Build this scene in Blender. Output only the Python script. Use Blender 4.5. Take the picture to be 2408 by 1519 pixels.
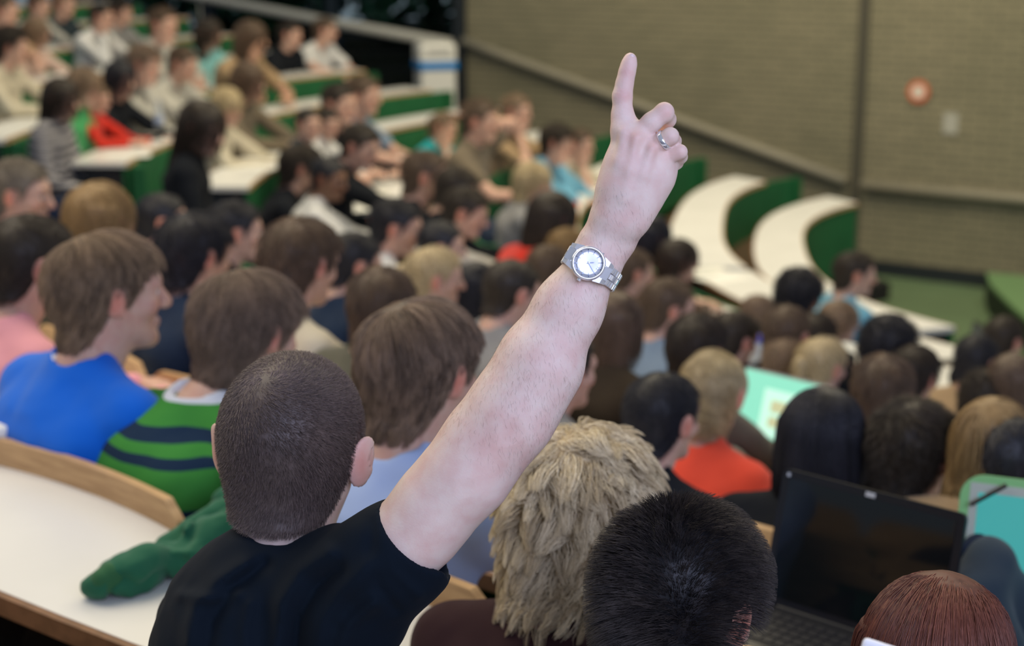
import bpy, math, random
import numpy as np
from mathutils import Vector, Matrix

for o in list(bpy.data.objects):
    bpy.data.objects.remove(o)
SC = bpy.context.scene
COL = SC.collection
RNG = np.random.default_rng(7)
random.seed(7)
PI = math.pi

# ------------------------------------------------------------------ camera
F = 3705.0
CAM = np.array([0.0, 0.0, 1.77])
TH = math.radians(14.0)
FW = np.array([0, math.cos(TH), -math.sin(TH)])
UP = np.array([0, math.sin(TH), math.cos(TH)])
RT = np.array([1.0, 0, 0])
cd = bpy.data.cameras.new('camera')
cam = bpy.data.objects.new('camera', cd)
COL.objects.link(cam)
cam.location = CAM
cam.rotation_euler = (math.radians(90 - 14), 0, 0)
cd.sensor_width = 36.0
cd.lens = 36.0 * F / 2408.0
cd.clip_end = 200
cd.dof.use_dof = True
cd.dof.focus_distance = 1.66
cd.dof.aperture_fstop = 3.9
SC.camera = cam

# ------------------------------------------------------------------ light
SC.view_settings.view_transform = 'Standard'
SC.view_settings.look = 'None'
SC.view_settings.gamma = 1.0
SC.view_settings.use_curve_mapping = False
SC.view_settings.exposure = 0.0
w = bpy.data.worlds.new('World')
SC.world = w
w.use_nodes = True
bg = w.node_tree.nodes['Background']
bg.inputs[0].default_value = (0.60, 0.69, 0.80, 1)
bg.inputs[1].default_value = 0.34

def area(name, loc, target, sx, sy, power, col):
    l = bpy.data.lights.new(name, 'AREA')
    l.shape = 'RECTANGLE'; l.size = sx; l.size_y = sy
    l.energy = power; l.color = col
    o = bpy.data.objects.new(name, l)
    COL.objects.link(o)
    o.location = loc
    d = Vector(target) - Vector(loc)
    o.rotation_euler = d.to_track_quat('-Z', 'Y').to_euler()
    return o
# daylight of the tall windows behind and to the right of the viewer
area('window_light', (2.6, -2.6, 3.6), (0.2, 2.6, 0.7), 4.5, 2.6, 210, (0.62, 0.68, 1.0))
# the photographer's flash, bounced from a small reflector beside the camera
area('camera_flash', (0.22, -0.12, 2.12), (0.1, 1.7, 1.4), 0.45, 0.45, 9, (0.62, 0.68, 1.0))
# warm ceiling lamps over the hall
area('ceiling_lamps', (0.5, 9.5, 5.6), (0.0, 9.5, 0.0), 9, 8, 560, (1.0, 0.85, 0.57))
area('ceiling_lamps_near', (-2.4, 3.6, 4.0), (-0.4, 2.6, 0.6), 2.4, 3.5, 110, (1.0, 0.86, 0.66))
area('wall_wash', (3.0, 10.5, 5.0), (1.5, 15.2, 1.5), 7, 1.5, 150, (1.0, 0.88, 0.66))

# ------------------------------------------------------------------ helpers
def P(px, py, d):
    return CAM + d * (FW + (px - 1204) / F * RT + (759.5 - py) / F * UP)

def ray(px, py):
    return FW + (px - 1204) / F * RT + (759.5 - py) / F * UP

def on_z(px, py, z):
    r = ray(px, py)
    t = (z - CAM[2]) / r[2]
    return CAM + t * r

MATS = {}
def mat(name, col, rough=0.6, spec=0.3, bump=0.0, bscale=40, var=0.0, vscale=6, metal=0.0, sss=0.0, col2=None, sheen=0.0, stretch=None, emit=None, estr=1.0, coat=0.0):
    if name in MATS: return MATS[name]
    m = bpy.data.materials.new(name); m.use_nodes = True
    nt = m.node_tree; N = nt.nodes; L = nt.links
    b = N['Principled BSDF']
    b.inputs['Roughness'].default_value = rough
    b.inputs['Specular IOR Level'].default_value = spec
    b.inputs['Metallic'].default_value = metal
    b.inputs['Base Color'].default_value = (*col, 1)
    if sheen: b.inputs['Sheen Weight'].default_value = sheen
    if coat: b.inputs['Coat Weight'].default_value = coat
    if sss:
        b.inputs['Subsurface Weight'].default_value = sss
        b.inputs['Subsurface Radius'].default_value = (1.0, 0.35, 0.2)
        b.inputs['Subsurface Scale'].default_value = 0.01
    tc = N.new('ShaderNodeTexCoord'); mp = N.new('ShaderNodeMapping')
    L.new(tc.outputs['Object'], mp.inputs[0])
    if stretch: mp.inputs['Scale'].default_value = stretch
    if var or col2:
        n = N.new('ShaderNodeTexNoise'); n.inputs['Scale'].default_value = vscale
        n.inputs['Detail'].default_value = 4
        L.new(mp.outputs[0], n.inputs['Vector'])
        mx = N.new('ShaderNodeMix'); mx.data_type = 'RGBA'
        c2 = col2 or tuple(c * (1 - var) for c in col)
        mx.inputs[6].default_value = (*col, 1); mx.inputs[7].default_value = (*c2, 1)
        rp = N.new('ShaderNodeMapRange')
        rp.inputs[1].default_value = 0.38; rp.inputs[2].default_value = 0.62
        L.new(n.outputs[0], rp.inputs[0]); L.new(rp.outputs[0], mx.inputs[0])
        L.new(mx.outputs[2], b.inputs['Base Color'])
    if bump:
        n2 = N.new('ShaderNodeTexNoise'); n2.inputs['Scale'].default_value = bscale
        n2.inputs['Detail'].default_value = 3
        L.new(mp.outputs[0], n2.inputs['Vector'])
        bp = N.new('ShaderNodeBump'); bp.inputs['Strength'].default_value = bump
        bp.inputs['Distance'].default_value = 0.002
        L.new(n2.outputs[0], bp.inputs['Height']); L.new(bp.outputs[0], b.inputs['Normal'])
    if emit:
        b.inputs['Emission Color'].default_value = (*emit, 1)
        b.inputs['Emission Strength'].default_value = estr
    MATS[name] = m
    return m

def skin_mat(name, col, sss=0.12):
    if name in MATS: return MATS[name]
    m = bpy.data.materials.new(name); m.use_nodes = True
    nt = m.node_tree; N = nt.nodes; L = nt.links
    b = N['Principled BSDF']
    b.inputs['Roughness'].default_value = 0.52
    b.inputs['Specular IOR Level'].default_value = 0.35
    b.inputs['Subsurface Weight'].default_value = sss
    b.inputs['Subsurface Radius'].default_value = (1.0, 0.35, 0.2)
    b.inputs['Subsurface Scale'].default_value = 0.008
    at = N.new('ShaderNodeAttribute'); at.attribute_name = 'tint'
    tc = N.new('ShaderNodeTexCoord')
    n = N.new('ShaderNodeTexNoise'); n.inputs['Scale'].default_value = 45; n.inputs['Detail'].default_value = 5
    L.new(tc.outputs['Object'], n.inputs['Vector'])
    cr = N.new('ShaderNodeMapRange'); cr.inputs[1].default_value = 0.35; cr.inputs[2].default_value = 0.7
    L.new(n.outputs[0], cr.inputs[0])
    mx = N.new('ShaderNodeMix'); mx.data_type = 'RGBA'
    mx.inputs[6].default_value = (*col, 1)
    mx.inputs[7].default_value = (col[0] * 0.93, col[1] * 0.80, col[2] * 0.80, 1)
    L.new(cr.outputs[0], mx.inputs[0])
    mu = N.new('ShaderNodeMix'); mu.data_type = 'RGBA'; mu.blend_type = 'MULTIPLY'; mu.inputs[0].default_value = 1
    L.new(mx.outputs[2], mu.inputs[6]); L.new(at.outputs['Color'], mu.inputs[7])
    L.new(mu.outputs[2], b.inputs['Base Color'])
    n2 = N.new('ShaderNodeTexNoise'); n2.inputs['Scale'].default_value = 420; n2.inputs['Detail'].default_value = 3
    L.new(tc.outputs['Object'], n2.inputs['Vector'])
    bp = N.new('ShaderNodeBump'); bp.inputs['Strength'].default_value = 0.25; bp.inputs['Distance'].default_value = 0.0008
    L.new(n2.outputs[0], bp.inputs['Height']); L.new(bp.outputs[0], b.inputs['Normal'])
    MATS[name] = m
    return m

def hair_mat(name, dark, light, rough=0.5, spec=0.4):
    if name in MATS: return MATS[name]
    m = bpy.data.materials.new(name); m.use_nodes = True
    nt = m.node_tree; N = nt.nodes; L = nt.links
    b = N['Principled BSDF']
    b.inputs['Roughness'].default_value = rough
    b.inputs['Specular IOR Level'].default_value = spec
    at = N.new('ShaderNodeAttribute'); at.attribute_name = 'tone'
    mx = N.new('ShaderNodeMix'); mx.data_type = 'RGBA'
    mx.inputs[6].default_value = (*dark, 1); mx.inputs[7].default_value = (*light, 1)
    L.new(at.outputs['Fac'], mx.inputs[0]); L.new(mx.outputs[2], b.inputs['Base Color'])
    MATS[name] = m
    return m

def link(name, me, m=None, parent=None):
    o = bpy.data.objects.new(name, me)
    COL.objects.link(o)
    if m is not None:
        if len(me.materials) == 0: me.materials.append(m)
        elif me.materials[0] != m:
            o.material_slots[0].link = 'OBJECT'; o.material_slots[0].material = m
    if parent is not None: o.parent = parent
    return o

def tag(o, label=None, cat=None, group=None, kind=None):
    if label: o['label'] = label
    if cat: o['category'] = cat
    if group: o['group'] = group
    if kind: o['kind'] = kind
    return o

def empty(name, loc=(0, 0, 0), rotz=0.0, label=None, cat=None, group=None):
    o = bpy.data.objects.new(name, None)
    COL.objects.link(o)
    o.empty_display_size = 0.1
    o.location = loc; o.rotation_euler = (0, 0, rotz)
    return tag(o, label, cat, group)

def npmesh(name, V, Q, smooth=True, attrs=None, size=4):
    """V (n,3), Q (m,size) -> mesh, fast"""
    me = bpy.data.meshes.new(name)
    V = np.asarray(V, np.float32); Q = np.asarray(Q, np.int32)
    me.vertices.add(len(V)); me.vertices.foreach_set('co', V.ravel())
    me.loops.add(Q.size); me.loops.foreach_set('vertex_index', Q.ravel())
    me.polygons.add(len(Q))
    me.polygons.foreach_set('loop_start', np.arange(0, Q.size, size, dtype=np.int32))
    me.polygons.foreach_set('loop_total', np.full(len(Q), size, dtype=np.int32))
    me.update(calc_edges=True)
    if smooth: me.polygons.foreach_set('use_smooth', np.ones(len(Q), bool))
    if attrs:
        for k, a in attrs.items():
            if a.ndim == 1:
                at = me.attributes.new(k, 'FLOAT', 'POINT'); at.data.foreach_set('value', a.astype(np.float32))
            else:
                at = me.attributes.new(k, 'FLOAT_COLOR', 'POINT')
                c = np.ones((len(a), 4), np.float32); c[:, :3] = a
                at.data.foreach_set('color', c.ravel())
    return me

class MB:
    """collects simple solids, builds one mesh"""
    def __init__(s): s.v = []; s.f = []; s.n = 0
    def add(s, V, Fs):
        s.v.append(np.asarray(V, float)); s.f += [tuple(i + s.n for i in f) for f in Fs]; s.n += len(V)
        return s
    def box(s, c, d, R=None, bev=0.0):
        hx, hy, hz = [x / 2 for x in d]
        if bev <= 0:
            V = np.array([[x, y, z] for x in (-hx, hx) for y in (-hy, hy) for z in (-hz, hz)])
            Fs = [(0, 1, 3, 2), (4, 6, 7, 5), (0, 4, 5, 1), (2, 3, 7, 6), (0, 2, 6, 4), (1, 5, 7, 3)]
        else:
            import bmesh
            bm = bmesh.new(); bmesh.ops.create_cube(bm, size=1)
            for v in bm.verts: v.co = Vector((v.co.x * d[0], v.co.y * d[1], v.co.z * d[2]))
            bmesh.ops.bevel(bm, geom=bm.edges[:], offset=bev, segments=2, affect='EDGES', profile=0.5)
            bm.verts.index_update()
            V = np.array([v.co[:] for v in bm.verts]); Fs = [tuple(v.index for v in f.verts) for f in bm.faces]
            bm.free()
        if R is not None: V = V @ np.array(R).T
        return s.add(V + np.array(c), Fs)
    def tube(s, pts, rad, n=10, cap=True):
        pts = [np.array(p, float) for p in pts]
        if not hasattr(rad, '__len__'): rad = [rad] * len(pts)
        V = []; Fs = []
        up = None
        for i, p in enumerate(pts):
            t = pts[min(i + 1, len(pts) - 1)] - pts[max(i - 1, 0)]
            t = t / (np.linalg.norm(t) + 1e-12)
            if up is None: up = np.array([0, 0, 1.0]) if abs(t[2]) < 0.9 else np.array([1.0, 0, 0])
            a = np.cross(t, up); a /= np.linalg.norm(a) + 1e-12
            b = np.cross(a, t); up = b
            for k in range(n):
                w_ = 2 * PI * k / n
                V.append(p + rad[i] * (math.cos(w_) * a + math.sin(w_) * b))
        for i in range(len(pts) - 1):
            for k in range(n):
                Fs.append((i * n + k, i * n + (k + 1) % n, (i + 1) * n + (k + 1) % n, (i + 1) * n + k))
        if cap:
            Fs.append(tuple(range(n))[::-1]); Fs.append(tuple((len(pts) - 1) * n + k for k in range(n)))
        return s.add(V, Fs)
    def lathe(s, prof, n=24, M=None):
        V = []; Fs = []
        for r, z in prof:
            for k in range(n):
                a = 2 * PI * k / n
                V.append((r * math.cos(a), r * math.sin(a), z))
        for i in range(len(prof) - 1):
            for k in range(n):
                Fs.append((i * n + k, i * n + (k + 1) % n, (i + 1) * n + (k + 1) % n, (i + 1) * n + k))
        Fs.append(tuple(range(n))[::-1]); Fs.append(tuple((len(prof) - 1) * n + k for k in range(n)))
        V = np.array(V)
        if M is not None: V = V @ np.array(M)[:3, :3].T + np.array(M)[:3, 3]
        return s.add(V, Fs)
    def mesh(s, name, smooth=False):
        me = bpy.data.meshes.new(name)
        me.from_pydata(np.concatenate(s.v).tolist(), [], s.f)
        if smooth:
            for p in me.polygons: p.use_smooth = True
        me.update()
        return me
    def build(s, name, m, parent=None, smooth=False):
        return link(name, s.mesh(name, smooth), m, parent)

# ------------------------------------------------------------------ signed distance modelling
def vnoise(p, seed=0):
    i = np.floor(p).astype(np.int64); f = p - i; f = f * f * (3 - 2 * f)
    def h(a):
        n = (a[:, 0] * 73856093) ^ (a[:, 1] * 19349663) ^ (a[:, 2] * 83492791) ^ (seed * 2654435)
        n = (n ^ (n >> 13)) * 1274126177
        n = n & 0x7fffffff
        return (n % 10007) / 10007.0
    r = 0
    for dx in (0, 1):
        for dy in (0, 1):
            for dz in (0, 1):
                w_ = (f[:, 0] if dx else 1 - f[:, 0]) * (f[:, 1] if dy else 1 - f[:, 1]) * (f[:, 2] if dz else 1 - f[:, 2])
                r = r + w_ * h(i + np.array([dx, dy, dz]))
    return r * 2 - 1

def rc(a, b, r1, r2=None, k=0.01, op='+'):
    return ('rc', np.array(a, float), np.array(b, float), r1, r1 if r2 is None else r2, k, op)
def el(c, r, k=0.01, op='+', R=None):
    return ('el', np.array(c, float), np.array(r, float), None if R is None else np.array(R, float), None, k, op)

def rotx(a): c, s = math.cos(a), math.sin(a); return np.array([[1, 0, 0], [0, c, -s], [0, s, c]])
def roty(a): c, s = math.cos(a), math.sin(a); return np.array([[c, 0, s], [0, 1, 0], [-s, 0, c]])
def rotz(a): c, s = math.cos(a), math.sin(a); return np.array([[c, -s, 0], [s, c, 0], [0, 0, 1]])

def prim_d(p, X):
    if p[0] == 'rc':
        a, b, r1, r2 = p[1:5]
        ba = b - a; L2 = ba @ ba + 1e-12
        t = np.clip(((X - a) @ ba) / L2, 0, 1)
        d = X - a - t[..., None] * ba
        return np.sqrt((d * d).sum(-1)) - (r1 + (r2 - r1) * t)
    c, r, R = p[1:4]
    q = X - c
    if R is not None: q = q @ R
    k0 = np.sqrt(((q / r) ** 2).sum(-1)); k1 = np.sqrt(((q / (r * r)) ** 2).sum(-1)) + 1e-9
    return k0 * (k0 - 1) / k1

def prim_box(p):
    if p[0] == 'rc':
        r = max(p[3], p[4])
        return np.minimum(p[1], p[2]) - r, np.maximum(p[1], p[2]) + r
    m = p[2] if p[3] is None else np.full(3, p[2].max())
    return p[1] - m, p[1] + m

def sdf_mesh(prims, h, post=None, lo=None, hi=None):
    if lo is None:
        bs = [prim_box(p) for p in prims if p[6] == '+']
        lo = np.min([b[0] for b in bs], 0) - 3 * h
        hi = np.max([b[1] for b in bs], 0) + 3 * h
    lo = np.array(lo, float); hi = np.array(hi, float)
    n = np.ceil((hi - lo) / h).astype(int) + 1
    D = np.full(n, 0.05, np.float32)
    ax = [lo[i] + h * np.arange(n[i]) for i in range(3)]
    for p in prims:
        bl, bh = prim_box(p); k = p[5]; mg = k + 2.5 * h
        i0 = np.clip(np.floor((bl - mg - lo) / h).astype(int), 0, n); i1 = np.clip(np.ceil((bh + mg - lo) / h).astype(int) + 1, 0, n)
        if (i1 <= i0).any(): continue
        s = tuple(slice(i0[i], i1[i]) for i in range(3))
        X = np.stack(np.meshgrid(ax[0][s[0]], ax[1][s[1]], ax[2][s[2]], indexing='ij'), -1)
        d = prim_d(p, X); c = D[s]
        if p[6] == '+':
            g = np.maximum(k - np.abs(c - d), 0) / k
            D[s] = np.minimum(c, d) - g * g * k * 0.25
        else:
            g = np.maximum(k - np.abs(c + d), 0) / k
            D[s] = np.maximum(c, -d) + g * g * k * 0.25
    if post is not None:
        X = np.stack(np.meshgrid(*ax, indexing='ij'), -1)
        D = post(D, X).astype(np.float32)
    for i in range(3):
        sl = [slice(None)] * 3
        sl[i] = 0; D[tuple(sl)] = 0.05
        sl[i] = -1; D[tuple(sl)] = 0.05
    return nets(D, lo, h)

def nets(D, lo, h):
    S = D < 0
    cnt = np.zeros(tuple(x - 1 for x in D.shape), np.int8)
    cor = [(a, b, c) for a in (0, 1) for b in (0, 1) for c in (0, 1)]
    nx, ny, nz = cnt.shape
    for a, b, c in cor: cnt += S[a:a + nx, b:b + ny, c:c + nz]
    act = np.argwhere((cnt > 0) & (cnt < 8))
    idx = -np.ones(cnt.shape, np.int32); idx[tuple(act.T)] = np.arange(len(act))
    acc = np.zeros((len(act), 3)); num = np.zeros(len(act))
    for a in cor:
        for ax_ in range(3):
            if a[ax_]: continue
            b = list(a); b[ax_] = 1
            A = D[tuple((act + a).T)]; B = D[tuple((act + b).T)]
            m = (A < 0) != (B < 0)
            t = A[m] / (A[m] - B[m])
            q = np.tile(np.array(a, float), (m.sum(), 1)); q[:, ax_] += t
            acc[m] += q; num[m] += 1
    V = (act + acc / num[:, None]) * h + lo
    Q = []
    for ax_ in range(3):
        sl0 = [slice(0, -1)] * 3; sl1 = [slice(0, -1)] * 3; sl1[ax_] = slice(1, None); sl0[ax_] = slice(0, -1)
        A = S[tuple(sl0)]; B = S[tuple(sl1)]
        u, v = (ax_ + 1) % 3, (ax_ + 2) % 3
        e = np.argwhere(A != B); e = e[(e[:, u] > 0) & (e[:, v] > 0)]
        sg = A[tuple(e.T)]
        du = np.zeros(3, int); du[u] = 1; dv = np.zeros(3, int); dv[v] = 1
        q = np.stack([idx[tuple((e - du - dv).T)], idx[tuple((e - dv).T)], idx[tuple(e.T)], idx[tuple((e - du).T)]], 1)
        q[~sg] = q[~sg][:, ::-1]
        Q.append(q)
    Q = np.concatenate(Q); Q = Q[(Q >= 0).all(1)]
    return V, Q

def vnormals(V, Q):
    n = np.cross(V[Q[:, 2]] - V[Q[:, 0]], V[Q[:, 3]] - V[Q[:, 1]])
    N = np.zeros_like(V)
    for i in range(4): np.add.at(N, Q[:, i], n)
    return N / (np.linalg.norm(N, axis=1)[:, None] + 1e-12)

def joinm(*ms):
    V = []; Q = []; n = 0
    for v, q in ms: V.append(v); Q.append(q + n); n += len(v)
    return np.concatenate(V), np.concatenate(Q)

def relax(V, Q, it=1, w_=0.5):
    for _ in range(it):
        s = np.zeros_like(V); c = np.zeros(len(V))
        for a, b in ((0, 1), (1, 2), (2, 3), (3, 0)):
            np.add.at(s, Q[:, a], V[Q[:, b]]); np.add.at(c, Q[:, a], 1)
            np.add.at(s, Q[:, b], V[Q[:, a]]); np.add.at(c, Q[:, b], 1)
        V = V + w_ * (s / c[:, None] - V)
    return V
# ------------------------------------------------------------------ the hall: plan geometry
CX, CY = 4.7, 9.5
PITCH, R0 = 0.80, 2.64
DESK = 0.38
NROW = 11
DP = np.array([100, 128, 140, 153, 180, 190, 205, 270.0])
DV = np.array([1.9, 1.4, 1.0, 0.66, 0.36, 0.22, 0.0, 0.0])
_dg = np.arange(60, 300, 1.0)
_g = np.exp(-(np.arange(-18, 19) / 8.0) ** 2 / 2); _g /= _g.sum()
def _smooth(v): return np.convolve(np.pad(v, 18, mode='edge'), _g, mode='valid')
_T1 = _smooth(np.interp(_dg, DP, DV)); _T2 = _smooth(np.interp(_dg, [128, 150, 186, 204], [0.3, 1, 1, 0]))
def dlt(ph): return float(np.interp(math.degrees(ph), _dg, _T1))
def Ro(k, ph):
    d = math.degrees(ph)
    return R0 + PITCH * k + dlt(ph) + float(np.interp(k, [0, 1, 2, 3, 4], [0, -0.2, 0.0, 0.40, 0.55])) * float(np.interp(d, _dg, _T2))
def fz(k): return -1.15 + 0.144 * k
def pol(r, ph, z=0.0): return np.array([CX + r * math.cos(ph), CY + r * math.sin(ph), z])
WA = np.array([3.15, 14.3]); WD = np.array([-1, 0.65]) / math.hypot(1, 0.65)   # the side wall runs from WA along WD
WN = np.array([-WD[1], WD[0]]); WN = WN if WN[1] < 0 else -WN                    # into the room
def wall(t, z, off=0.0): q = WA + WD * t + WN * off; return np.array([q[0], q[1], z])
def wall_gap(p): return float((p[:2] - WA) @ WN)
STAGE = -1.3

M_lam = mat('white_laminate', (0.80, 0.80, 0.765), 0.32, 0.4, var=0.05, vscale=3, bump=0.05, bscale=200)
M_wood = mat('beech_plywood', (0.56, 0.36, 0.18), 0.5, 0.3, col2=(0.44, 0.27, 0.13), vscale=9, stretch=(1, 1, 9), bump=0.1, bscale=80)
M_ply = mat('brown_edge', (0.23, 0.12, 0.06), 0.55, 0.3, var=0.25, vscale=30)
M_green = mat('green_panel', (0.022, 0.15, 0.055), 0.55, 0.3, var=0.15, vscale=4, bump=0.05, bscale=90)
M_dark = mat('dark_metal', (0.02, 0.025, 0.03), 0.4, 0.4)
M_dgreen = mat('green_bracket', (0.03, 0.13, 0.11), 0.4, 0.4)
M_floor = mat('dark_carpet', (0.035, 0.034, 0.032), 0.95, 0.1, var=0.3, vscale=30, bump=0.3, bscale=200)
M_stage = mat('green_linoleum', (0.125, 0.19, 0.10), 0.45, 0.35, var=0.12, vscale=2)
M_trim = mat('wall_joint', (0.085, 0.08, 0.06), 0.7, 0.2)
M_rail = mat('grey_rail', (0.26, 0.24, 0.18), 0.5, 0.3)
M_white = mat('white_enamel', (0.72, 0.72, 0.66), 0.35, 0.4)

# brick side wall
def brick_mat():
    m = bpy.data.materials.new('sand_lime_brick'); m.use_nodes = True
    N = m.node_tree.nodes; L = m.node_tree.links; b = N['Principled BSDF']
    b.inputs['Roughness'].default_value = 0.85
    tc = N.new('ShaderNodeTexCoord')
    bt = N.new('ShaderNodeTexBrick')
    bt.inputs['Color1'].default_value = (0.29, 0.262, 0.172, 1)
    bt.inputs['Color2'].default_value = (0.24, 0.22, 0.145, 1)
    bt.inputs['Mortar'].default_value = (0.13, 0.118, 0.085, 1)
    bt.inputs['Scale'].default_value = 1.0
    bt.inputs['Mortar Size'].default_value = 0.006
    bt.inputs['Brick Width'].default_value = 0.22
    bt.inputs['Row Height'].default_value = 0.065
    L.new(tc.outputs['UV'], bt.inputs['Vector'])
    no = N.new('ShaderNodeTexNoise'); no.inputs['Scale'].default_value = 0.9; no.inputs['Detail'].default_value = 4
    L.new(tc.outputs['Object'], no.inputs['Vector'])
    mx = N.new('ShaderNodeMix'); mx.data_type = 'RGBA'; mx.blend_type = 'MULTIPLY'; mx.inputs[0].default_value = 0.5
    cr = N.new('ShaderNodeValToRGB'); cr.color_ramp.elements[0].color = (0.62, 0.66, 0.58, 1); cr.color_ramp.elements[1].color = (1, 0.98, 0.92, 1)
    cr.color_ramp.elements[0].position = 0.3; cr.color_ramp.elements[1].position = 0.7
    L.new(no.outputs[0], cr.inputs[0]); L.new(bt.outputs[0], mx.inputs[6]); L.new(cr.outputs[0], mx.inputs[7])
    L.new(mx.outputs[2], b.inputs['Base Color'])
    bp = N.new('ShaderNodeBump'); bp.inputs['Strength'].default_value = 0.6; bp.inputs['Distance'].default_value = 0.006; bp.invert = True
    L.new(bt.outputs['Fac'], bp.inputs['Height']); L.new(bp.outputs[0], b.inputs['Normal'])
    return m
M_brick = brick_mat()

def wall_box(name, t0, t1, z0, z1, off0, off1, m):
    V = [wall(t, z, o) for t in (t0, t1) for z in (z0, z1) for o in (off0, off1)]
    Fs = [(0, 1, 3, 2), (4, 6, 7, 5), (0, 4, 5, 1), (2, 3, 7, 6), (0, 2, 6, 4), (1, 5, 7, 3)]
    me = bpy.data.meshes.new(name); me.from_pydata([v.tolist() for v in V], [], Fs); me.update()
    uv = me.uv_layers.new(name='UVMap')
    for p in me.polygons:
        for li in p.loop_indices:
            v = me.vertices[me.loops[li].vertex_index].co
            t = (np.array([v.x, v.y]) - WA) @ WD
            uv.data[li].uv = (t, v.z)
    return link(name, me, m)
T_WIN = 4.32
o = wall_box('wall_right', -9.0, T_WIN, -1.6, 4.6, -0.25, 0.0, M_brick); tag(o, kind='structure')
o = wall_box('trim_1', -0.05, 0.05, -1.3, 4.6, 0.003, 0.02, M_trim); tag(o, kind='structure')
o = wall_box('trim_2', T_WIN, T_WIN + 0.12, -1.0, 4.6, -0.2, 0.06, M_dark); tag(o, kind='structure')
# window front beyond the brick wall
wf = wall_box('window_1', T_WIN + 0.12, 13.0, -1.0, -0.25, -0.12, 0.0, mat('window_parapet', (0.02, 0.06, 0.045), 0.6)); tag(wf, kind='structure')
M_frame = mat('window_frame_paint', (0.012, 0.02, 0.03), 0.5)
mgl = bpy.data.materials.new('window_glass'); mgl.use_nodes = True
_b = mgl.node_tree.nodes['Principled BSDF']
_b.inputs['Transmission Weight'].default_value = 1.0; _b.inputs['Roughness'].default_value = 0.0; _b.inputs['IOR'].default_value = 1.03
_b.inputs['Base Color'].default_value = (0.75, 0.85, 0.85, 1)
ts = [T_WIN + 0.12, 6.15, 8.0, 9.9, 11.6, 13.0]
for i, t in enumerate(ts):
    q = wall_box('mullion', t - 0.06, t + 0.06, -0.25, 4.6, -0.12, 0.0, M_frame); q.parent = wf
for i in range(len(ts) - 1):
    q = wall_box('window_pane', ts[i] + 0.06, ts[i + 1] - 0.06, -0.25, 4.6, -0.07, -0.06, mgl); q.parent = wf

# hand rails fixed along the wall
def rail(name, pts, rad, label, m, posts=()):
    e = empty(name, pts[0], 0, label, 'handrail')
    inv = np.array(pts[0])
    MB().tube([np.array(p) - inv for p in pts], rad, 10).build('rail_bar', m, e, True)
    for p in posts:
        MB().tube([np.array(p[0]) - inv, np.array(p[1]) - inv], 0.012, 6).build('bracket', m, e)
    return e
def rz(t): return -0.48 + 0.262 * t
rail('handrail', [wall(t, rz(t), 0.07) for t in (0.08, 1.2, 2.4, 3.7, T_WIN)], 0.05,
     'grey sloping handrail running down the brick wall beside the stairs', M_rail, [(wall(t, rz(t), 0.0), wall(t, rz(t), 0.07)) for t in (0.5, 2, 3.5)])
rail('handrail', [wall(t, -0.48, 0.07) for t in (-0.08, -2.0, -5.0, -9.0)], 0.05,
     'grey level handrail on the brick wall right of the dark joint', M_rail, [(wall(t, -0.48, 0.0), wall(t, -0.48, 0.07)) for t in (-0.6, -2.2, -3.8)])
rail('handrail', [wall(4.45, 0.62, 0.1), wall(6.3, 0.82, 0.1), wall(8.2, 1.05, 0.1), wall(11, 1.4, 0.1)], 0.055,
     'pale handrail crossing in front of the dark window', mat('pale_rail', (0.42, 0.42, 0.38), 0.5), [(wall(t, -0.3, 0.1), wall(t, 0.6 + (t - 4.4) * 0.12, 0.1)) for t in (6.15, 8.0, 9.9)])
wall_box('baseboard_right', -9, 0.6, STAGE, STAGE + 0.13, 0.0, 0.03, M_dark)['kind'] = 'structure'

# signs on the wall
def disc_sign():
    c = on_wall(2162, 215)
    e = empty('round_sign', wall(*c, 0.02), 0, 'small round red and white sign on the brick wall', 'sign')
    z = Vector((WN[0], WN[1], 0)); M = z.to_track_quat('Z', 'Y').to_matrix()
    MB().lathe([(0.098, 0), (0.1, 0.004), (0.1, 0.010), (0.0001, 0.010)], 32, M.to_4x4()).build('sign_plate', mat('sign_red', (0.62, 0.16, 0.07), 0.4), e)
    MB().lathe([(0.06, 0.0102), (0.06, 0.013), (0.0001, 0.013)], 32, M.to_4x4()).build('sign_centre', mat('sign_white', (0.75, 0.66, 0.56), 0.4), e)
def on_wall(px, py):
    r = ray(px, py); t = ((WA - CAM[:2]) @ WN) / (r[:2] @ WN); q = CAM + t * r
    return float((q[:2] - WA) @ WD), float(q[2])
disc_sign()
c = on_wall(2236, 290)
e = empty('paper_notice', wall(c[0], c[1], 0.006), 0, 'small pale paper notice on the brick wall below the round sign', 'notice')
MB().box((0, 0, 0), (0.13, 0.005, 0.18), rotz(math.atan2(WD[1], WD[0]))).build('paper', mat('notice_paper', (0.45, 0.44, 0.38), 0.7), e)
MB().box((WN[0] * 0.004, WN[1] * 0.004, 0.07), (0.02, 0.006, 0.012), rotz(math.atan2(WD[1], WD[0]))).build('tape', mat('tape', (0.3, 0.3, 0.26), 0.6), e)

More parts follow.
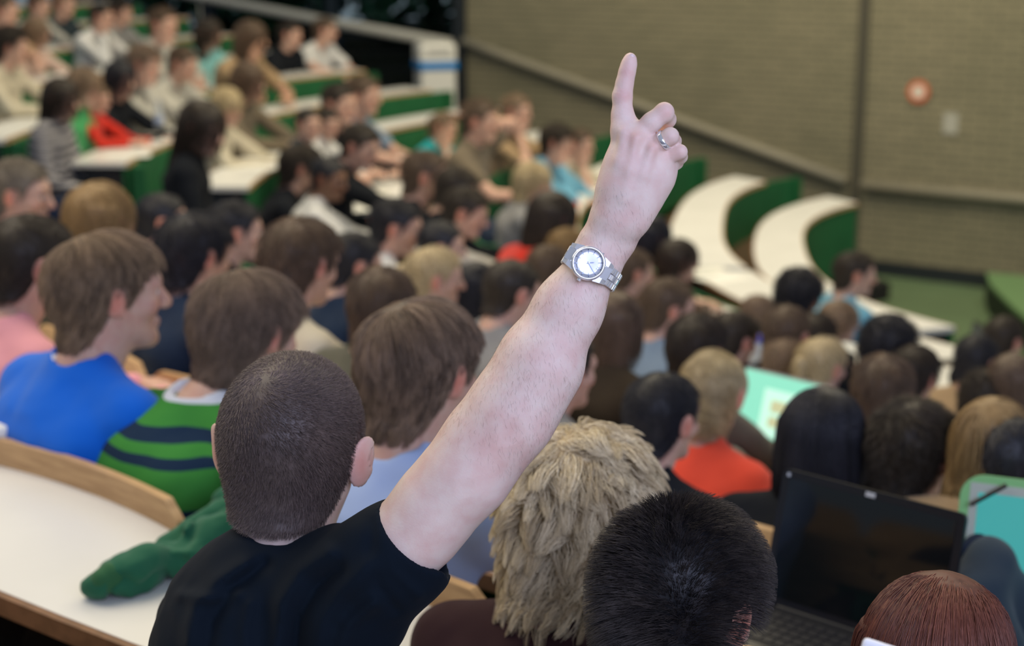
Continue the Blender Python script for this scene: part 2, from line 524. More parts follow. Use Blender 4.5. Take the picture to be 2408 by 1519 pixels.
# terraces
def ring(mb, r0, r1, z0, z1, ph0, ph1, n=60):
    """solid of ring between radius functions and heights"""
    V = []; Fs = []
    for i in range(n + 1):
        ph = ph0 + (ph1 - ph0) * i / n
        a, b = r0(ph), r1(ph)
        for r, z in ((a, z0), (b, z0), (b, z1), (a, z1)): V.append(pol(r, ph, z))
    for i in range(n):
        for j in range(4):
            Fs.append((i * 4 + j, (i + 1) * 4 + j, (i + 1) * 4 + (j + 1) % 4, i * 4 + (j + 1) % 4))
    Fs.append((0, 1, 2, 3)); Fs.append((n * 4 + 3, n * 4 + 2, n * 4 + 1, n * 4))
    mb.add(V, Fs)
mb = MB()
for k in range(NROW + 1):
    ring(mb, lambda ph: Ro(k, ph) - DESK - 0.02, lambda ph: Ro(k + 1, ph) - DESK - 0.02 + (3 if k == NROW else 0), -1.6, fz(k), math.radians(112), math.radians(268), 80)
o = mb.build('floor', M_floor); tag(o, kind='structure')
mb = MB(); mb.box((CX + 1.5, CY, STAGE - 0.1), (16, 16, 0.2))
o = mb.build('floor_front', M_stage); tag(o, kind='structure')

# raised round podium at the far right
pc = on_z(2560, 690, STAGE)
def podium():
    e = empty('stage_platform', (0, 0, 0), 0, 'low green stage platform with a dark curved side at the right edge', 'platform')
    edge = [on_z(px, py, STAGE + 0.25) for px, py in ((2320, 640), (2328, 665), (2352, 690), (2385, 722), (2430, 760), (2500, 800), (2620, 840))]
    far = wall(-7.5, STAGE + 0.25, 0.05); far0 = wall(-2.3, STAGE + 0.25, 0.02)
    pts = [edge[0]] + edge[1:] + [np.array([9.0, 7.0, STAGE + .25]), far]
    n = len(pts)
    V = [np.array([p[0], p[1], STAGE + 0.25]) for p in pts] + [np.array([p[0], p[1], STAGE + 0.22]) for p in pts]
    MB().add(V, [tuple(range(n))[::-1]] + [tuple(range(n, 2 * n))] + [(i, (i + 1) % n, n + (i + 1) % n, n + i) for i in range(n)]).build('platform_top', mat('platform_green', (0.15, 0.27, 0.12), 0.45, 0.35), e)
    V = [np.array([p[0], p[1], STAGE + 0.22]) for p in pts] + [np.array([p[0], p[1], STAGE]) for p in pts]
    MB().add(V, [tuple(range(n))[::-1], tuple(range(n, 2 * n))] + [(i, (i + 1) % n, n + (i + 1) % n, n + i) for i in range(n)]).build('platform_side', mat('platform_side', (0.012, 0.02, 0.012), 0.6), e)
podium()

def scr(p):
    v = np.array(p) - CAM; return 1204 + F * (v @ RT) / (v @ FW), 759.5 - F * (v @ UP) / (v @ FW)
E0 = 246
for d_ in range(200, 246):
    x_, y_ = scr(pol(Ro(0, math.radians(d_)), math.radians(d_), fz(0) + 0.74))
    if x_ > 2105 and y_ > 640: E0 = d_; break
# desks ------------------------------------------------------------
def far_start(k):
    for d in range(118, 176):
        ph = math.radians(d)
        if wall_gap(pol(Ro(k, ph), ph)) > (1.15 if k == 0 else 1.4): return ph
    return None
FAR_END = math.radians(175)
NEAR_START = [math.radians(x) for x in (176, 180, 188, 194, 198, 206, 208, 206, 205, 205, 205)]
ORD = ['front row', 'second row', 'third row', 'fourth row', 'fifth row', 'sixth row', 'seventh row', 'eighth row', 'ninth row', 'tenth row', 'eleventh row']
def desk(k, p0, p1, label):
    z = fz(k) + 0.74
    o0 = pol(Ro(k, p0), p0, fz(k))
    e = empty('lecture_desk', o0, 0, label, 'desk')
    n = max(8, int((p1 - p0) * Ro(k, p0) / 0.15))
    def part(name, ra, rb, za, zb, m, a=p0, b=p1, nn=n):
        q = MB(); ring(q, ra, rb, za, zb, a, b, nn)
        q.v = [v - o0 for v in q.v]
        return q.build(name, m, e)
    part('desktop', lambda p: Ro(k, p) - DESK + 0.006, lambda p: Ro(k, p) - 0.006, z - 0.028, z, M_lam)
    part('edge_strip', lambda p: Ro(k, p) - 0.006, lambda p: Ro(k, p) + 0.008, z - 0.034, z - 0.001, M_ply)
    part('edge_strip', lambda p: Ro(k, p) - DESK - 0.004, lambda p: Ro(k, p) - DESK + 0.006, z - 0.03, z - 0.001, M_wood)
    part('front_panel', lambda p: Ro(k, p) - DESK + 0.008, lambda p: Ro(k, p) - DESK + 0.028, z - (0.52 if k else 0.60), z - 0.03, M_green)
    m_ = max(2, int((p1 - p0) * Ro(k, p0) / 1.4))
    for i in range(m_ + 1):
        a = p0 + (p1 - p0) * i / m_
        a = min(max(a, p0 + 0.005), p1 - 0.012)
        part('support', lambda p: Ro(k, p) - DESK + 0.04, lambda p: Ro(k, p) - 0.08, fz(k), z - 0.03, M_dark, a, a + 0.006, 1)
    return e
for k in range(NROW):
    s = far_start(k)
    if k == 0: desk(0, s, math.radians(E0), 'white curved desk of the front row with green front panel, nearest the stage'); continue
    if s: desk(k, s, FAR_END if k > 2 else NEAR_START[k] - 0.03, 'white curved desk of the %s across the aisle, by the wall' % ORD[k])
    if k < 10: desk(k, NEAR_START[k], math.radians(256), ('white curved desk of the %s in the near seating block' % ORD[k]) if k != 8 else 'long white desk that the man with the raised arm sits at')

# benches across the aisle: one continuous bench per row -------------------------------
def bench(k, p0, p1, label):
    o0 = pol(Ro(k, p0) + 0.3, p0, fz(k))
    e = empty('bench', o0, 0, label, 'bench')
    n = max(6, int((p1 - p0) * Ro(k, p0) / 0.25))
    def part(name, ra, rb, za, zb, m, a=p0, b=p1, nn=n):
        q = MB(); ring(q, ra, rb, za, zb, a, b, nn)
        q.v = [v - o0 for v in q.v]
        return q.build(name, m, e)
    f = fz(k)
    part('bench_seat', lambda p: Ro(k, p) + 0.02, lambda p: Ro(k, p) + 0.36, f + 0.42, f + 0.45, mat('bench_brown', (0.10, 0.065, 0.04), 0.5))
    part('backrest', lambda p: Ro(k, p) + 0.375, lambda p: Ro(k, p) + 0.395, f + 0.50, f + 0.86, M_green)
    for a in (p0, p1 - 0.006):
        part('end_panel', lambda p: Ro(k, p) + 0.03, lambda p: Ro(k, p) + 0.37, f, f + 0.45, M_green, a, a + 0.006, 1)
        part('end_panel', lambda p: Ro(k, p) + 0.30, lambda p: Ro(k, p) + 0.372, f + 0.45, f + 0.86, M_green, a, a + 0.006, 1)
for k in range(NROW - 1):
    s = far_start(k)
    if s: bench(k, s + 0.01, FAR_END if k > 2 else NEAR_START[k] - 0.03, 'green-backed curved bench of the %s across the aisle' % ORD[k])
    if k < 6: bench(k, NEAR_START[k] + 0.01, math.radians(254), 'curved bench of the %s in the near seating block' % ORD[k])

# single plywood seats in the near rows -------------------------------------------------
def ply_back(w=0.635, h=0.34, t=0.018):
    V = []; Fs = []; nx, nz = 16, 8
    for sgn in (0, 1):
        for i in range(nx + 1):
            u = (i / nx - 0.5)
            for j in range(nz + 1):
                vv = j / nz
                # rounded corners
                wz = w / 2
                yy = 0.03 * (2 * u) ** 2 * -1
                lean = -0.03 * (1 - vv)
                zt = h * vv
                ed = max(0, abs(u) * w - (w / 2 - 0.03))
                zz = zt - (0.03 - math.sqrt(max(0, 0.03 ** 2 - ed ** 2))) * (1 if vv > 0.5 else -1) * (abs(vv - 0.5) * 2)
                V.append((u * w, yy + lean * -1 - (t if sgn else 0), zz))
    m = (nx + 1) * (nz + 1)
    def I(s, i, j): return s * m + i * (nz + 1) + j
    for i in range(nx):
        for j in range(nz):
            Fs.append((I(0, i, j), I(0, i, j + 1), I(0, i + 1, j + 1), I(0, i + 1, j)))
            Fs.append((I(1, i, j), I(1, i + 1, j), I(1, i + 1, j + 1), I(1, i, j + 1)))
    for i in range(nx):
        Fs.append((I(0, i, 0), I(0, i + 1, 0), I(1, i + 1, 0), I(1, i, 0)))
        Fs.append((I(0, i, nz), I(1, i, nz), I(1, i + 1, nz), I(0, i + 1, nz)))
    for j in range(nz):
        Fs.append((I(0, 0, j), I(1, 0, j), I(1, 0, j + 1), I(0, 0, j + 1)))
        Fs.append((I(0, nx, j), I(0, nx, j + 1), I(1, nx, j + 1), I(1, nx, j)))
    return MB().add(V, Fs).mesh('backrest')
ME_BACK = ply_back()
ME_SEAT = MB().box((0, 0.20, 0.435), (0.58, 0.32, 0.02), None, 0.008).mesh('seat')
ME_BRK = MB().box((0.335, -0.004, 0.58), (0.022, 0.03, 0.5)).mesh('bracket')
SEATS = []
for k in (6, 7, 8):
    a = math.radians(207.2) + (0.021 if k == 7 else 0.0)
    step = 0.672 / (Ro(k, a) + 0.395)
    while a < math.radians(250):
        p = pol(Ro(k, a) + 0.412, a, fz(k))
        e = empty('auditorium_seat', p, a + PI / 2, None, 'seat', 'plywood seats of the ' + ORD[k])
        b = link('backrest', ME_BACK, M_wood, e); b.location = (0, 0, 0.60)
        link('seat', ME_SEAT, M_wood, e)
        link('bracket', ME_BRK, M_dgreen, e)
        SEATS.append((e, k, p + 0))
        a += step
# ------------------------------------------------------------------ heads, hair, bodies
def head_prims(ears=1.0):
    p = [el((0, -0.018, 0.028), (0.077, 0.096, 0.085), 0.02),
         el((0, 0.030, 0.020), (0.066, 0.062, 0.075), 0.02),
         rc((0, 0.028, -0.030), (0, 0.052, -0.082), 0.058, 0.030, 0.02),
         rc((-0.045, 0.005, -0.035), (-0.018, 0.062, -0.088), 0.022, 0.018, 0.025),
         rc((0.045, 0.005, -0.035), (0.018, 0.062, -0.088), 0.022, 0.018, 0.025),
         el((-0.040, 0.060, -0.022), (0.024, 0.022, 0.022), 0.02), el((0.040, 0.060, -0.022), (0.024, 0.022, 0.022), 0.02),
         rc((-0.035, 0.078, 0.026), (0.035, 0.078, 0.026), 0.014, 0.014, 0.02),
         rc((0, 0.088, 0.012), (0, 0.108, -0.026), 0.009, 0.0125, 0.012),
         el((-0.011, 0.100, -0.030), (0.008, 0.010, 0.007), 0.006), el((0.011, 0.100, -0.030), (0.008, 0.010, 0.007), 0.006),
         rc((-0.016, 0.083, -0.058), (0.016, 0.083, -0.058), 0.008, 0.008, 0.008),
         rc((-0.013, 0.081, -0.066), (0.013, 0.081, -0.066), 0.008, 0.008, 0.006),
         rc((-0.022, 0.094, -0.0618), (0.022, 0.094, -0.0618), 0.002, 0.002, 0.004, '-'),
         el((0, 0.075, -0.098), (0.018, 0.014, 0.014), 0.012),
         el((-0.031, 0.094, 0.004), (0.017, 0.012, 0.011), 0.012, '-'), el((0.031, 0.094, 0.004), (0.017, 0.012, 0.011), 0.012, '-'),
         rc((0, -0.030, -0.040), (0, -0.042, -0.125), 0.058, 0.052, 0.03),
         rc((0, -0.005, -0.070), (0, -0.030, -0.125), 0.048, 0.048, 0.03)]
    for s in (-1, 1):
        R = rotz(s * (-0.45 if ears == 1.0 else -0.75)) @ roty(s * 0.10) @ rotx(-0.15)
        eo = 0.0 if ears == 1.0 else 0.004
        p += [rc((s * 0.066, -0.002, -0.014), (s * 0.076, -0.008, -0.004), 0.014, 0.012, 0.01),
              el((s * (0.086 + eo), -0.014, 0.000), (0.0062, 0.0185, 0.031), 0.004, '+', R),
              el((s * (0.082 + eo), 0.000, -0.022), (0.006, 0.009, 0.012), 0.005, '+', R),
              el((s * (0.0925 + eo), -0.006, 0.004), (0.0045, 0.009, 0.017), 0.004, '-', R),
              el((s * (0.0845 + eo), -0.009, 0.002), (0.0058, 0.016, 0.027), 0.003, '+', R)]
    return p
def head_tint(V):
    t = np.ones((len(V), 3))
    def blob(c, r, col):
        d = np.linalg.norm((V - np.array(c)) / np.array(r), axis=1)
        w_ = np.clip(1.3 - d, 0, 1)[:, None]
        t[:] = t * (1 - w_) + t * np.array(col) * w_
    for s in (-1, 1):
        blob((s * 0.088, -0.01, 0), (0.014, 0.028, 0.036), (1.0, 0.62, 0.58))
        blob((s * 0.032, 0.092, 0.030), (0.022, 0.02, 0.006), (0.35, 0.28, 0.22))
        blob((s * 0.045, 0.075, -0.025), (0.025, 0.025, 0.02), (1.0, 0.80, 0.77))
    blob((0, 0.09, -0.062), (0.022, 0.02, 0.010), (0.85, 0.52, 0.5))
    blob((0, 0.108, -0.026), (0.014, 0.014, 0.014), (1.0, 0.78, 0.74))
    return t
def fine_head(h): return sdf_mesh(head_prims(), h)
HEAD_F = fine_head(0.0028)
HEAD_C = fine_head(0.0048)

HL_Y = np.array([-0.12, -0.06, -0.035, -0.022, -0.012, 0.018, 0.026, 0.040, 0.055, 0.075, 0.11])
HL_Z = np.array([-0.088, -0.078, -0.060, -0.030, 0.028, 0.030, -0.004, 0.020, 0.055, 0.068, 0.075])
def hair_cap(off=0.006, h=0.004, low=0.0, noise=0.003, seed=1, long=None, ns=14, thick=None):
    """shell of hair over the skull; long adds hanging volume"""
    pr = [el((0, -0.018, 0.030), (0.077 + off, 0.096 + off, 0.085 + off), 0.02),
          el((0, 0.030, 0.022), (0.066 + off * .8, 0.062 + off * .6, 0.075 + off), 0.02),
          rc((0, -0.030, -0.030), (0, -0.050, -0.10), 0.060 + off * .8, 0.0575 + off * .5, 0.03),
          rc((-0.04, 0.005, -0.0), (-0.03, 0.02, -0.03), 0.036 + off * .4, 0.030 + off * .3, 0.02),
          rc((0.04, 0.005, -0.0), (0.03, 0.02, -0.03), 0.036 + off * .4, 0.030 + off * .3, 0.02)]
    if thick: pr += thick
    def post(D, X):
        y = X[..., 1]; z = X[..., 2]
        f = np.interp(y, HL_Y, HL_Z) - low * (y < 0)
        cut = (f - z) * 0.8
        D = np.maximum(D, cut)
        if long: D = long(D, X)
        if noise:
            q = X.reshape(-1, 3)
            m = np.abs(D.ravel()) < 0.02
            nn = np.zeros(len(q)); qq = q[m] * np.array([1, 1, 0.45])
            nn[m] = vnoise(qq * ns * 3, seed) * 0.6 + vnoise(qq * ns * 8, seed + 3) * 0.4
            D = D + noise * nn.reshape(D.shape)
        return D
    lo = np.array([-0.14, -0.17, -0.42 if long else -0.13]); hi = np.array([0.14, 0.12, 0.16])
    return sdf_mesh(pr, h, post, lo, hi)

def strands(roots, norms, length, flow, n=6, lift=0.3, grav=0.3, curl=0.0, clump=0.0, nguide=200, swirl=0.4,
            whorl=(0.02, -0.45, 0.9), wob=0.15, seed=3, rad=0.0004, cen=(0, -0.015, 0.025), er=(0.083, 0.102, 0.092), lenvar=0.25, part=None, keep=0.0, liftend=0.0, taper=0.25, hi=None, cin=0.3, zc=0.75):
    r = np.random.default_rng(seed)
    m = len(roots)
    cen = np.array(cen); er = np.array(er)
    wv = np.array(whorl, float); wv /= np.linalg.norm(wv)
    L = length * (1 + lenvar * r.uniform(-1, 1, m))
    if callable(flow): L = L * flow(roots)
    def run(P0, N0, L0, rr):
        P_ = P0.copy(); out = [P_.copy()]
        q0 = (P_ - cen) / er; q0[:, 2] = np.where(q0[:, 2] < 0, q0[:, 2] * zc, q0[:, 2]); qn0 = np.linalg.norm(q0, axis=1)
        qlo = np.minimum(qn0 + 0.004, 1.22); 
        ph = rr.uniform(0, 6.28, len(P0)); wd = rr.normal(0, wob, (len(P0), 3))
        for i in range(n):
            t = i / max(n - 1, 1)
            q = (P_ - cen) / er; qn = np.linalg.norm(q, axis=1)[:, None]
            nn = (P_ - cen) / (er * er); nn /= np.linalg.norm(nn, axis=1)[:, None]
            u = q / qn
            d = u - wv * (u @ wv)[:, None]
            if part is not None:
                d = d * 0.4; d[:, 0] += np.sign(u[:, 0] - part) * 1.2
            d += swirl * np.cross(nn, d)
            d /= np.linalg.norm(d, axis=1)[:, None] + 1e-9
            dr = d + np.array([0, 0, -1.0]) * grav * (0.3 + t) + nn * (lift * (1 - t) + liftend * t) + wd
            if curl:
                a = ph + t * 7
                s1 = np.cross(nn, d)
                dr += curl * (np.cos(a)[:, None] * s1 + np.sin(a)[:, None] * nn)
            dr /= np.linalg.norm(dr, axis=1)[:, None] + 1e-9
            P_ = P_ + dr * (L0 / n)[:, None]
            q = (P_ - cen) / er
            q[:, 2] = np.where(q[:, 2] < 0, q[:, 2] * zc, q[:, 2])
            qn = np.linalg.norm(q, axis=1)
            lo_ = qlo + keep * min(1, 0.3 + t * 1.2) * 0.6
            hi_ = np.maximum(qn0, lo_) + 0.01 + (hi if hi is not None else 0.10) * (0.25 + t)
            tg = np.clip(qn, lo_, hi_)
            sc_ = (tg / qn)[:, None]
            lowz = P_[:, 2] < cen[2]
            nw = cen + (P_ - cen) * sc_
            nw[lowz, 2] = P_[lowz, 2]
            P_ = nw
            out.append(P_.copy())
        return np.stack(out, 1)
    Pt = run(roots, norms, L, r)
    tone = np.clip(r.normal(0.5, 0.22, m), 0, 1)
    if clump > 0:
        gi = r.choice(m, min(nguide, m), replace=False)
        G = Pt[gi]
        best = np.full(m, 1e9); bi = np.zeros(m, int)
        for j in range(len(gi)):
            dd = ((roots - roots[gi[j]]) ** 2).sum(1)
            b_ = dd < best; best[b_] = dd[b_]; bi[b_] = j
        t = (np.linspace(0, 1, n + 1) ** 0.8)[None, :, None]
        off = (roots - roots[gi[bi]])[:, None, :]
        tgt = G[bi] + off * cin
        Pt = Pt * (1 - clump * t) + tgt * clump * t
        gt = r.uniform(0, 1, len(gi)); tone = np.clip(0.5 * tone + 0.5 * gt[bi], 0, 1)
    # tubes of three sides
    T = np.gradient(Pt, axis=1); T /= np.linalg.norm(T, axis=2)[..., None] + 1e-12
    rv = r.normal(0, 1, (m, 1, 3)); A = np.cross(T, rv); A /= np.linalg.norm(A, axis=2)[..., None] + 1e-12
    B = np.cross(T, A)
    rr_ = rad * (1 - (1 - taper) * np.linspace(0, 1, n + 1) ** 2)[None, :, None] * r.uniform(0.7, 1.3, (m, 1, 1))
    V = []
    for a in (0, 2.094, 4.189): V.append(Pt + rr_ * (math.cos(a) * A + math.sin(a) * B))
    V = np.stack(V, 2)                      # m, n+1, 3, 3
    base = (np.arange(m) * (n + 1) * 3)[:, None, None] + (np.arange(n) * 3)[None, :, None]
    k = np.arange(3)[None, None, :]; k2 = (k + 1) % 3
    Q = np.stack([base + k, base + k2, base + 3 + k2, base + 3 + k], -1).reshape(-1, 4)
    return V.reshape(-1, 3), Q, np.repeat(tone, (n + 1) * 3)

def sample(V, Q, N, m, seed, keep=None):
    r = np.random.default_rng(seed)
    a = np.linalg.norm(np.cross(V[Q[:, 2]] - V[Q[:, 0]], V[Q[:, 3]] - V[Q[:, 1]]), axis=1)
    c = V[Q].mean(1)
    if keep is not None: a = a * keep(c)
    i = r.choice(len(Q), m, p=a / a.sum())
    u = r.uniform(0, 1, (m, 4)); u /= u.sum(1)[:, None]
    return (V[Q[i]] * u[..., None]).sum(1), N[Q[i]].mean(1)

def outer(c):   # only the outside of the cap
    q = (c - np.array([0, -0.018, 0.03])) / np.array([0.077, 0.096, 0.085])
    return (np.linalg.norm(q, axis=1) > 0.96).astype(float) * (c[:, 2] > -0.12)

def make_hair(name, cap=None, num=3000, captone=0.22, seed=3, keepfn=outer, **kw):
    V, Q = hair_cap(**(cap or {}))
    V = relax(V, Q, 1)
    N = vnormals(V, Q)
    r = np.random.default_rng(seed)
    tone0 = np.clip(captone + 0.18 * vnoise(V * np.array([90, 90, 30]), seed), 0, 1)
    if num:
        ro, no = sample(V, Q, N, num, seed, keepfn)
        Vs, Qs, tn = strands(ro - no * 0.001, no, seed=seed, **kw)
        Qs = Qs + len(V)
        V = np.concatenate([V, Vs]); Q = np.concatenate([Q, Qs]); tone0 = np.concatenate([tone0, tn])
    return npmesh(name, V, Q, True, {'tone': tone0})

def long_fall(zlow, wid=0.085, yb=-0.045, th=0.05, front=0.02):
    def f(D, X):
        x, y, z = X[..., 0], X[..., 1], X[..., 2]
        t = np.clip((0.03 - z) / (0.03 - zlow), 0, 1)
        wx = wid + 0.012 * t; cy = yb - 0.01 * t; ty = th + 0.012 * (1 - t)
        q = np.sqrt((x / wx) ** 2 + ((y - cy) / ty) ** 2)
        d = (q - 1) * ty * 0.8
        d = np.maximum(d, np.maximum(z - 0.05, zlow + 0.015 * np.sin(x * 90) - z))
        g = np.maximum(0.02 - np.abs(D - d), 0) / 0.02
        return np.minimum(D, d) - g * g * 0.005
    return f

HAIR = {}
def hair(style):
    if style in HAIR: return HAIR[style]
    s = style
    if s == 'short': me = make_hair('hair', dict(off=0.008, noise=0.004), 2200, 0.3, 5, length=0.03, flow=None, n=3, lift=0.25, grav=0.4, rad=0.0009, wob=0.25, keep=0.05, hi=0.08)
    elif s == 'crop': me = make_hair('hair', dict(off=0.006, noise=0.003), 900, 0.2, 6, length=0.02, flow=None, n=2, lift=0.5, grav=0.3, rad=0.001, wob=0.25)
    elif s == 'shaggy': me = make_hair('hair', dict(off=0.012, noise=0.007, low=0.012), 2600, 0.3, 7, length=0.06, flow=None, n=5, lift=0.2, grav=0.8, rad=0.0009, wob=0.25, clump=0.45, nguide=260, keep=0.07, hi=0.10)
    elif s == 'curly': me = make_hair('hair', dict(off=0.017, noise=0.012, ns=20, low=0.01), 2600, 0.25, 8, length=0.045, flow=None, n=6, lift=0.4, grav=0.1, rad=0.0010, curl=1.4, wob=0.5, keep=0.10, hi=0.12)
    elif s == 'long': me = make_hair('hair', dict(off=0.009, noise=0.004, long=long_fall(-0.27), h=0.0048), 1500, 0.25, 9, length=0.26, flow=None, n=8, lift=0.0, grav=1.6, rad=0.0011, wob=0.06, clump=0.3, nguide=160, keep=0.065, hi=0.05, zc=0.25)
    elif s == 'bob': me = make_hair('hair', dict(off=0.010, noise=0.004, long=long_fall(-0.12), h=0.0045), 1500, 0.25, 10, length=0.14, flow=None, n=6, lift=0.0, grav=1.5, rad=0.0011, wob=0.06, clump=0.3, nguide=160, keep=0.065, hi=0.05, zc=0.4)
    elif s == 'tail': me = make_hair('hair', dict(off=0.008, noise=0.004, thick=[rc((0, -0.105, 0.03), (0, -0.135, 0.02), 0.018, 0.024, 0.01), rc((0, -0.135, 0.02), (0, -0.125, -0.10), 0.026, 0.012, 0.01)]), 900, 0.25, 11, length=0.09, flow=None, n=5, lift=0.05, grav=0.2, swirl=0, rad=0.001, wob=0.08, keep=0.03)
    HAIR[s] = me
    return me
HAIR_COL = {
    'black': ((0.006, 0.006, 0.009), (0.03, 0.03, 0.042)),
    'dark': ((0.016, 0.012, 0.009), (0.065, 0.047, 0.034)),
    'brown': ((0.05, 0.033, 0.021), (0.20, 0.13, 0.085)),
    'lbrown': ((0.10, 0.068, 0.036), (0.27, 0.19, 0.11)),
    'grey': ((0.10, 0.085, 0.065), (0.24, 0.20, 0.155)),
    'blond': ((0.30, 0.22, 0.11), (0.78, 0.65, 0.40)),
    'caramel': ((0.19, 0.115, 0.045), (0.36, 0.235, 0.10)),
    'red': ((0.055, 0.016, 0.013), (0.26, 0.085, 0.05)),
    'spiky': ((0.008, 0.008, 0.011), (0.10, 0.082, 0.075)),
    'blond2': ((0.40, 0.29, 0.15), (1.0, 0.88, 0.62)),
    'sandy': ((0.04, 0.027, 0.02), (0.43, 0.295, 0.20)),
    'lbrown2': ((0.085, 0.058, 0.042), (0.38, 0.265, 0.19)),
    'lbrown3': ((0.075, 0.05, 0.033), (0.43, 0.295, 0.185)),
}
def hmat(c): return hair_mat('hair_' + c, *HAIR_COL[c])
SKIN = {'fair': (0.64, 0.42, 0.32), 'tan': (0.52, 0.32, 0.215), 'brown': (0.26, 0.145, 0.09)}
def smat(c): return skin_mat('skin_' + c, SKIN[c])
def cloth(name, col, **kw):
    return mat('cloth_' + name, col, 0.85, 0.10, bump=0.35, bscale=26, sheen=0.15 if max(col) > 0.05 else 0.02, **kw)

# eyes shared by all faces
def eye_mesh(s):
    mb = MB()
    if 1:
        V = []; Fs = []; n, m = 10, 8
        for i in range(m + 1):
            a = PI * i / m
            for j in range(n):
                b = 2 * PI * j / n
                V.append((s * 0.031 + 0.0115 * math.sin(a) * math.cos(b), 0.0755 + 0.0115 * math.cos(a), 0.004 + 0.0115 * math.sin(a) * math.sin(b)))
        for i in range(m):
            for j in range(n): Fs.append((i * n + j, i * n + (j + 1) % n, (i + 1) * n + (j + 1) % n, (i + 1) * n + j))
        mb.add(V, Fs)
    return mb.mesh('eye', True)
ME_EYES = (eye_mesh(-1), eye_mesh(1))
def eye_mat():
    m = bpy.data.materials.new('eye'); m.use_nodes = True
    N = m.node_tree.nodes; L = m.node_tree.links; b = N['Principled BSDF']; b.inputs['Roughness'].default_value = 0.15
    tc = N.new('ShaderNodeTexCoord'); sp = N.new('ShaderNodeSeparateXYZ'); L.new(tc.outputs['Object'], sp.inputs[0])
    mr = N.new('ShaderNodeMath'); mr.operation = 'GREATER_THAN'; mr.inputs[1].default_value = 0.0851
    L.new(sp.outputs[1], mr.inputs[0])
    mx = N.new('ShaderNodeMix'); mx.data_type = 'RGBA'; mx.inputs[6].default_value = (0.7, 0.66, 0.62, 1); mx.inputs[7].default_value = (0.03, 0.025, 0.02, 1)
    L.new(mr.outputs[0], mx.inputs[0]); L.new(mx.outputs[2], b.inputs['Base Color'])
    return m
M_EYE = eye_mat()

# ------------------------------------------------------------------ seated bodies
def hand_prims(wr, d, side, up, r=1.0):
    """relaxed hand: wrist wr, forward dir d, side = direction of the thumb, up = back of hand"""
    d = np.array(d, float); d /= np.linalg.norm(d); up = np.array(up, float); sd = np.array(side, float)
    p = []
    wr = np.array(wr, float)
    for i, (s, l) in enumerate(((0.030, .078), (0.010, .082), (-0.011, .080), (-0.030, .074))):
        p.append(rc(wr + sd * s * 0.5, wr + d * l + sd * s, 0.015, 0.012, 0.012))
    for i, (s, a, b_, c_) in enumerate(((0.030, .04, .024, .018), (0.010, .044, .028, .02), (-0.011, .040, .026, .019), (-0.030, .032, .020, .017))):
        k0 = wr + d * (0.080 if i < 3 else 0.074) + sd * s
        k1 = k0 + (d * 0.94 - up * 0.3) * a + sd * s * 0.15
        k2 = k1 + (d * 0.72 - up * 0.7) * b_
        k3 = k2 + (d * 0.5 - up * 0.85) * c_
        p += [rc(k0, k1, 0.0095, 0.0085, 0.003), rc(k1, k2, 0.0085, 0.0075, 0.003), rc(k2, k3, 0.0075, 0.0065, 0.003)]
    t0 = wr + d * 0.02 + sd * 0.02; t1 = wr + d * 0.055 + sd * 0.052 - up * 0.01; t2 = t1 + d * 0.03 + sd * 0.008 - up * 0.004
    p += [rc(t0, t1, 0.015, 0.011, 0.01), rc(t1, t2, 0.0105, 0.0085, 0.004)]
    return p

POSE = {
    'desk': dict(lean=0.05, arms=[((-1, 0.24, 0.20, 0.80), (-0.08, 0.42, 0.785)), ((1, 0.24, 0.20, 0.80), (0.07, 0.40, 0.785))]),
    'chin': dict(lean=0.09, arms=[((-1, 0.20, 0.26, 0.79), (-0.03, 0.40, 0.79)), ((1, 0.15, 0.30, 0.79), (0.055, 0.185, 1.015))]),
    'hunch': dict(lean=0.20, arms=[((-1, 0.25, 0.22, 0.80), (-0.10, 0.40, 0.79)), ((1, 0.25, 0.22, 0.80), (0.10, 0.40, 0.79))]),
    'low': dict(lean=-0.01, arms=[((-1, 0.25, 0.02, 0.72), (-0.10, 0.20, 0.63)), ((1, 0.25, 0.02, 0.72), (0.10, 0.20, 0.63))]),
    'reach': dict(lean=0.10, arms=[((-1, 0.24, 0.22, 0.80), (-0.10, 0.44, 0.79)), ((1, 0.27, 0.30, 0.86), (0.20, 0.54, 0.80))]),
    'nape': dict(lean=0.0, arms=[((-1, 0.30, 0.12, 1.13), (-0.07, -0.03, 1.16)), ((1, 0.24, 0.20, 0.80), (0.07, 0.40, 0.785))]),
}
HEADZ = 1.18
def body_parts(pose):
    ps = POSE[pose]; ln = ps['lean']
    hip = np.array([0, -0.08, 0.53]); chest = np.array([0, -0.04 + ln * 0.6, 0.91]); neck = np.array([0, -0.02 + ln, 1.045])
    headc = np.array([0, 0.035 + ln * 1.25, HEADZ])
    def torso(o):
        p = [rc(hip + [-0.07, 0, 0.02], chest + [-0.07, 0, -0.12], 0.105 + o, 0.10 + o, 0.05), rc(hip + [0.07, 0, 0.02], chest + [0.07, 0, -0.12], 0.105 + o, 0.10 + o, 0.05),
             rc(chest + [-0.085, 0.0, 0.0], chest + [0.085, 0.0, 0.0], 0.098 + o, 0.098 + o, 0.06),
             rc(chest + [0, 0.0, 0.03], neck + [0, 0, 0.0], 0.085 + o, 0.056 + o, 0.05),
             rc(neck + [-0.03, 0, -0.02], neck + [-0.155, -0.01, -0.065], 0.045 + o, 0.052 + o, 0.04),
             rc(neck + [0.03, 0, -0.02], neck + [0.155, -0.01, -0.065], 0.045 + o, 0.052 + o, 0.04)]
        return p
    arms = []
    for (s, ex, ey, ez), wr in ps['arms']:
        sh = neck + [s * 0.172, -0.01, -0.075]
        arms.append((s, sh, np.array([s * ex, ey + ln * 0.5, ez]), np.array([wr[0], wr[1] + ln * 0.3, wr[2]])))
    return hip, chest, neck, headc, torso, arms
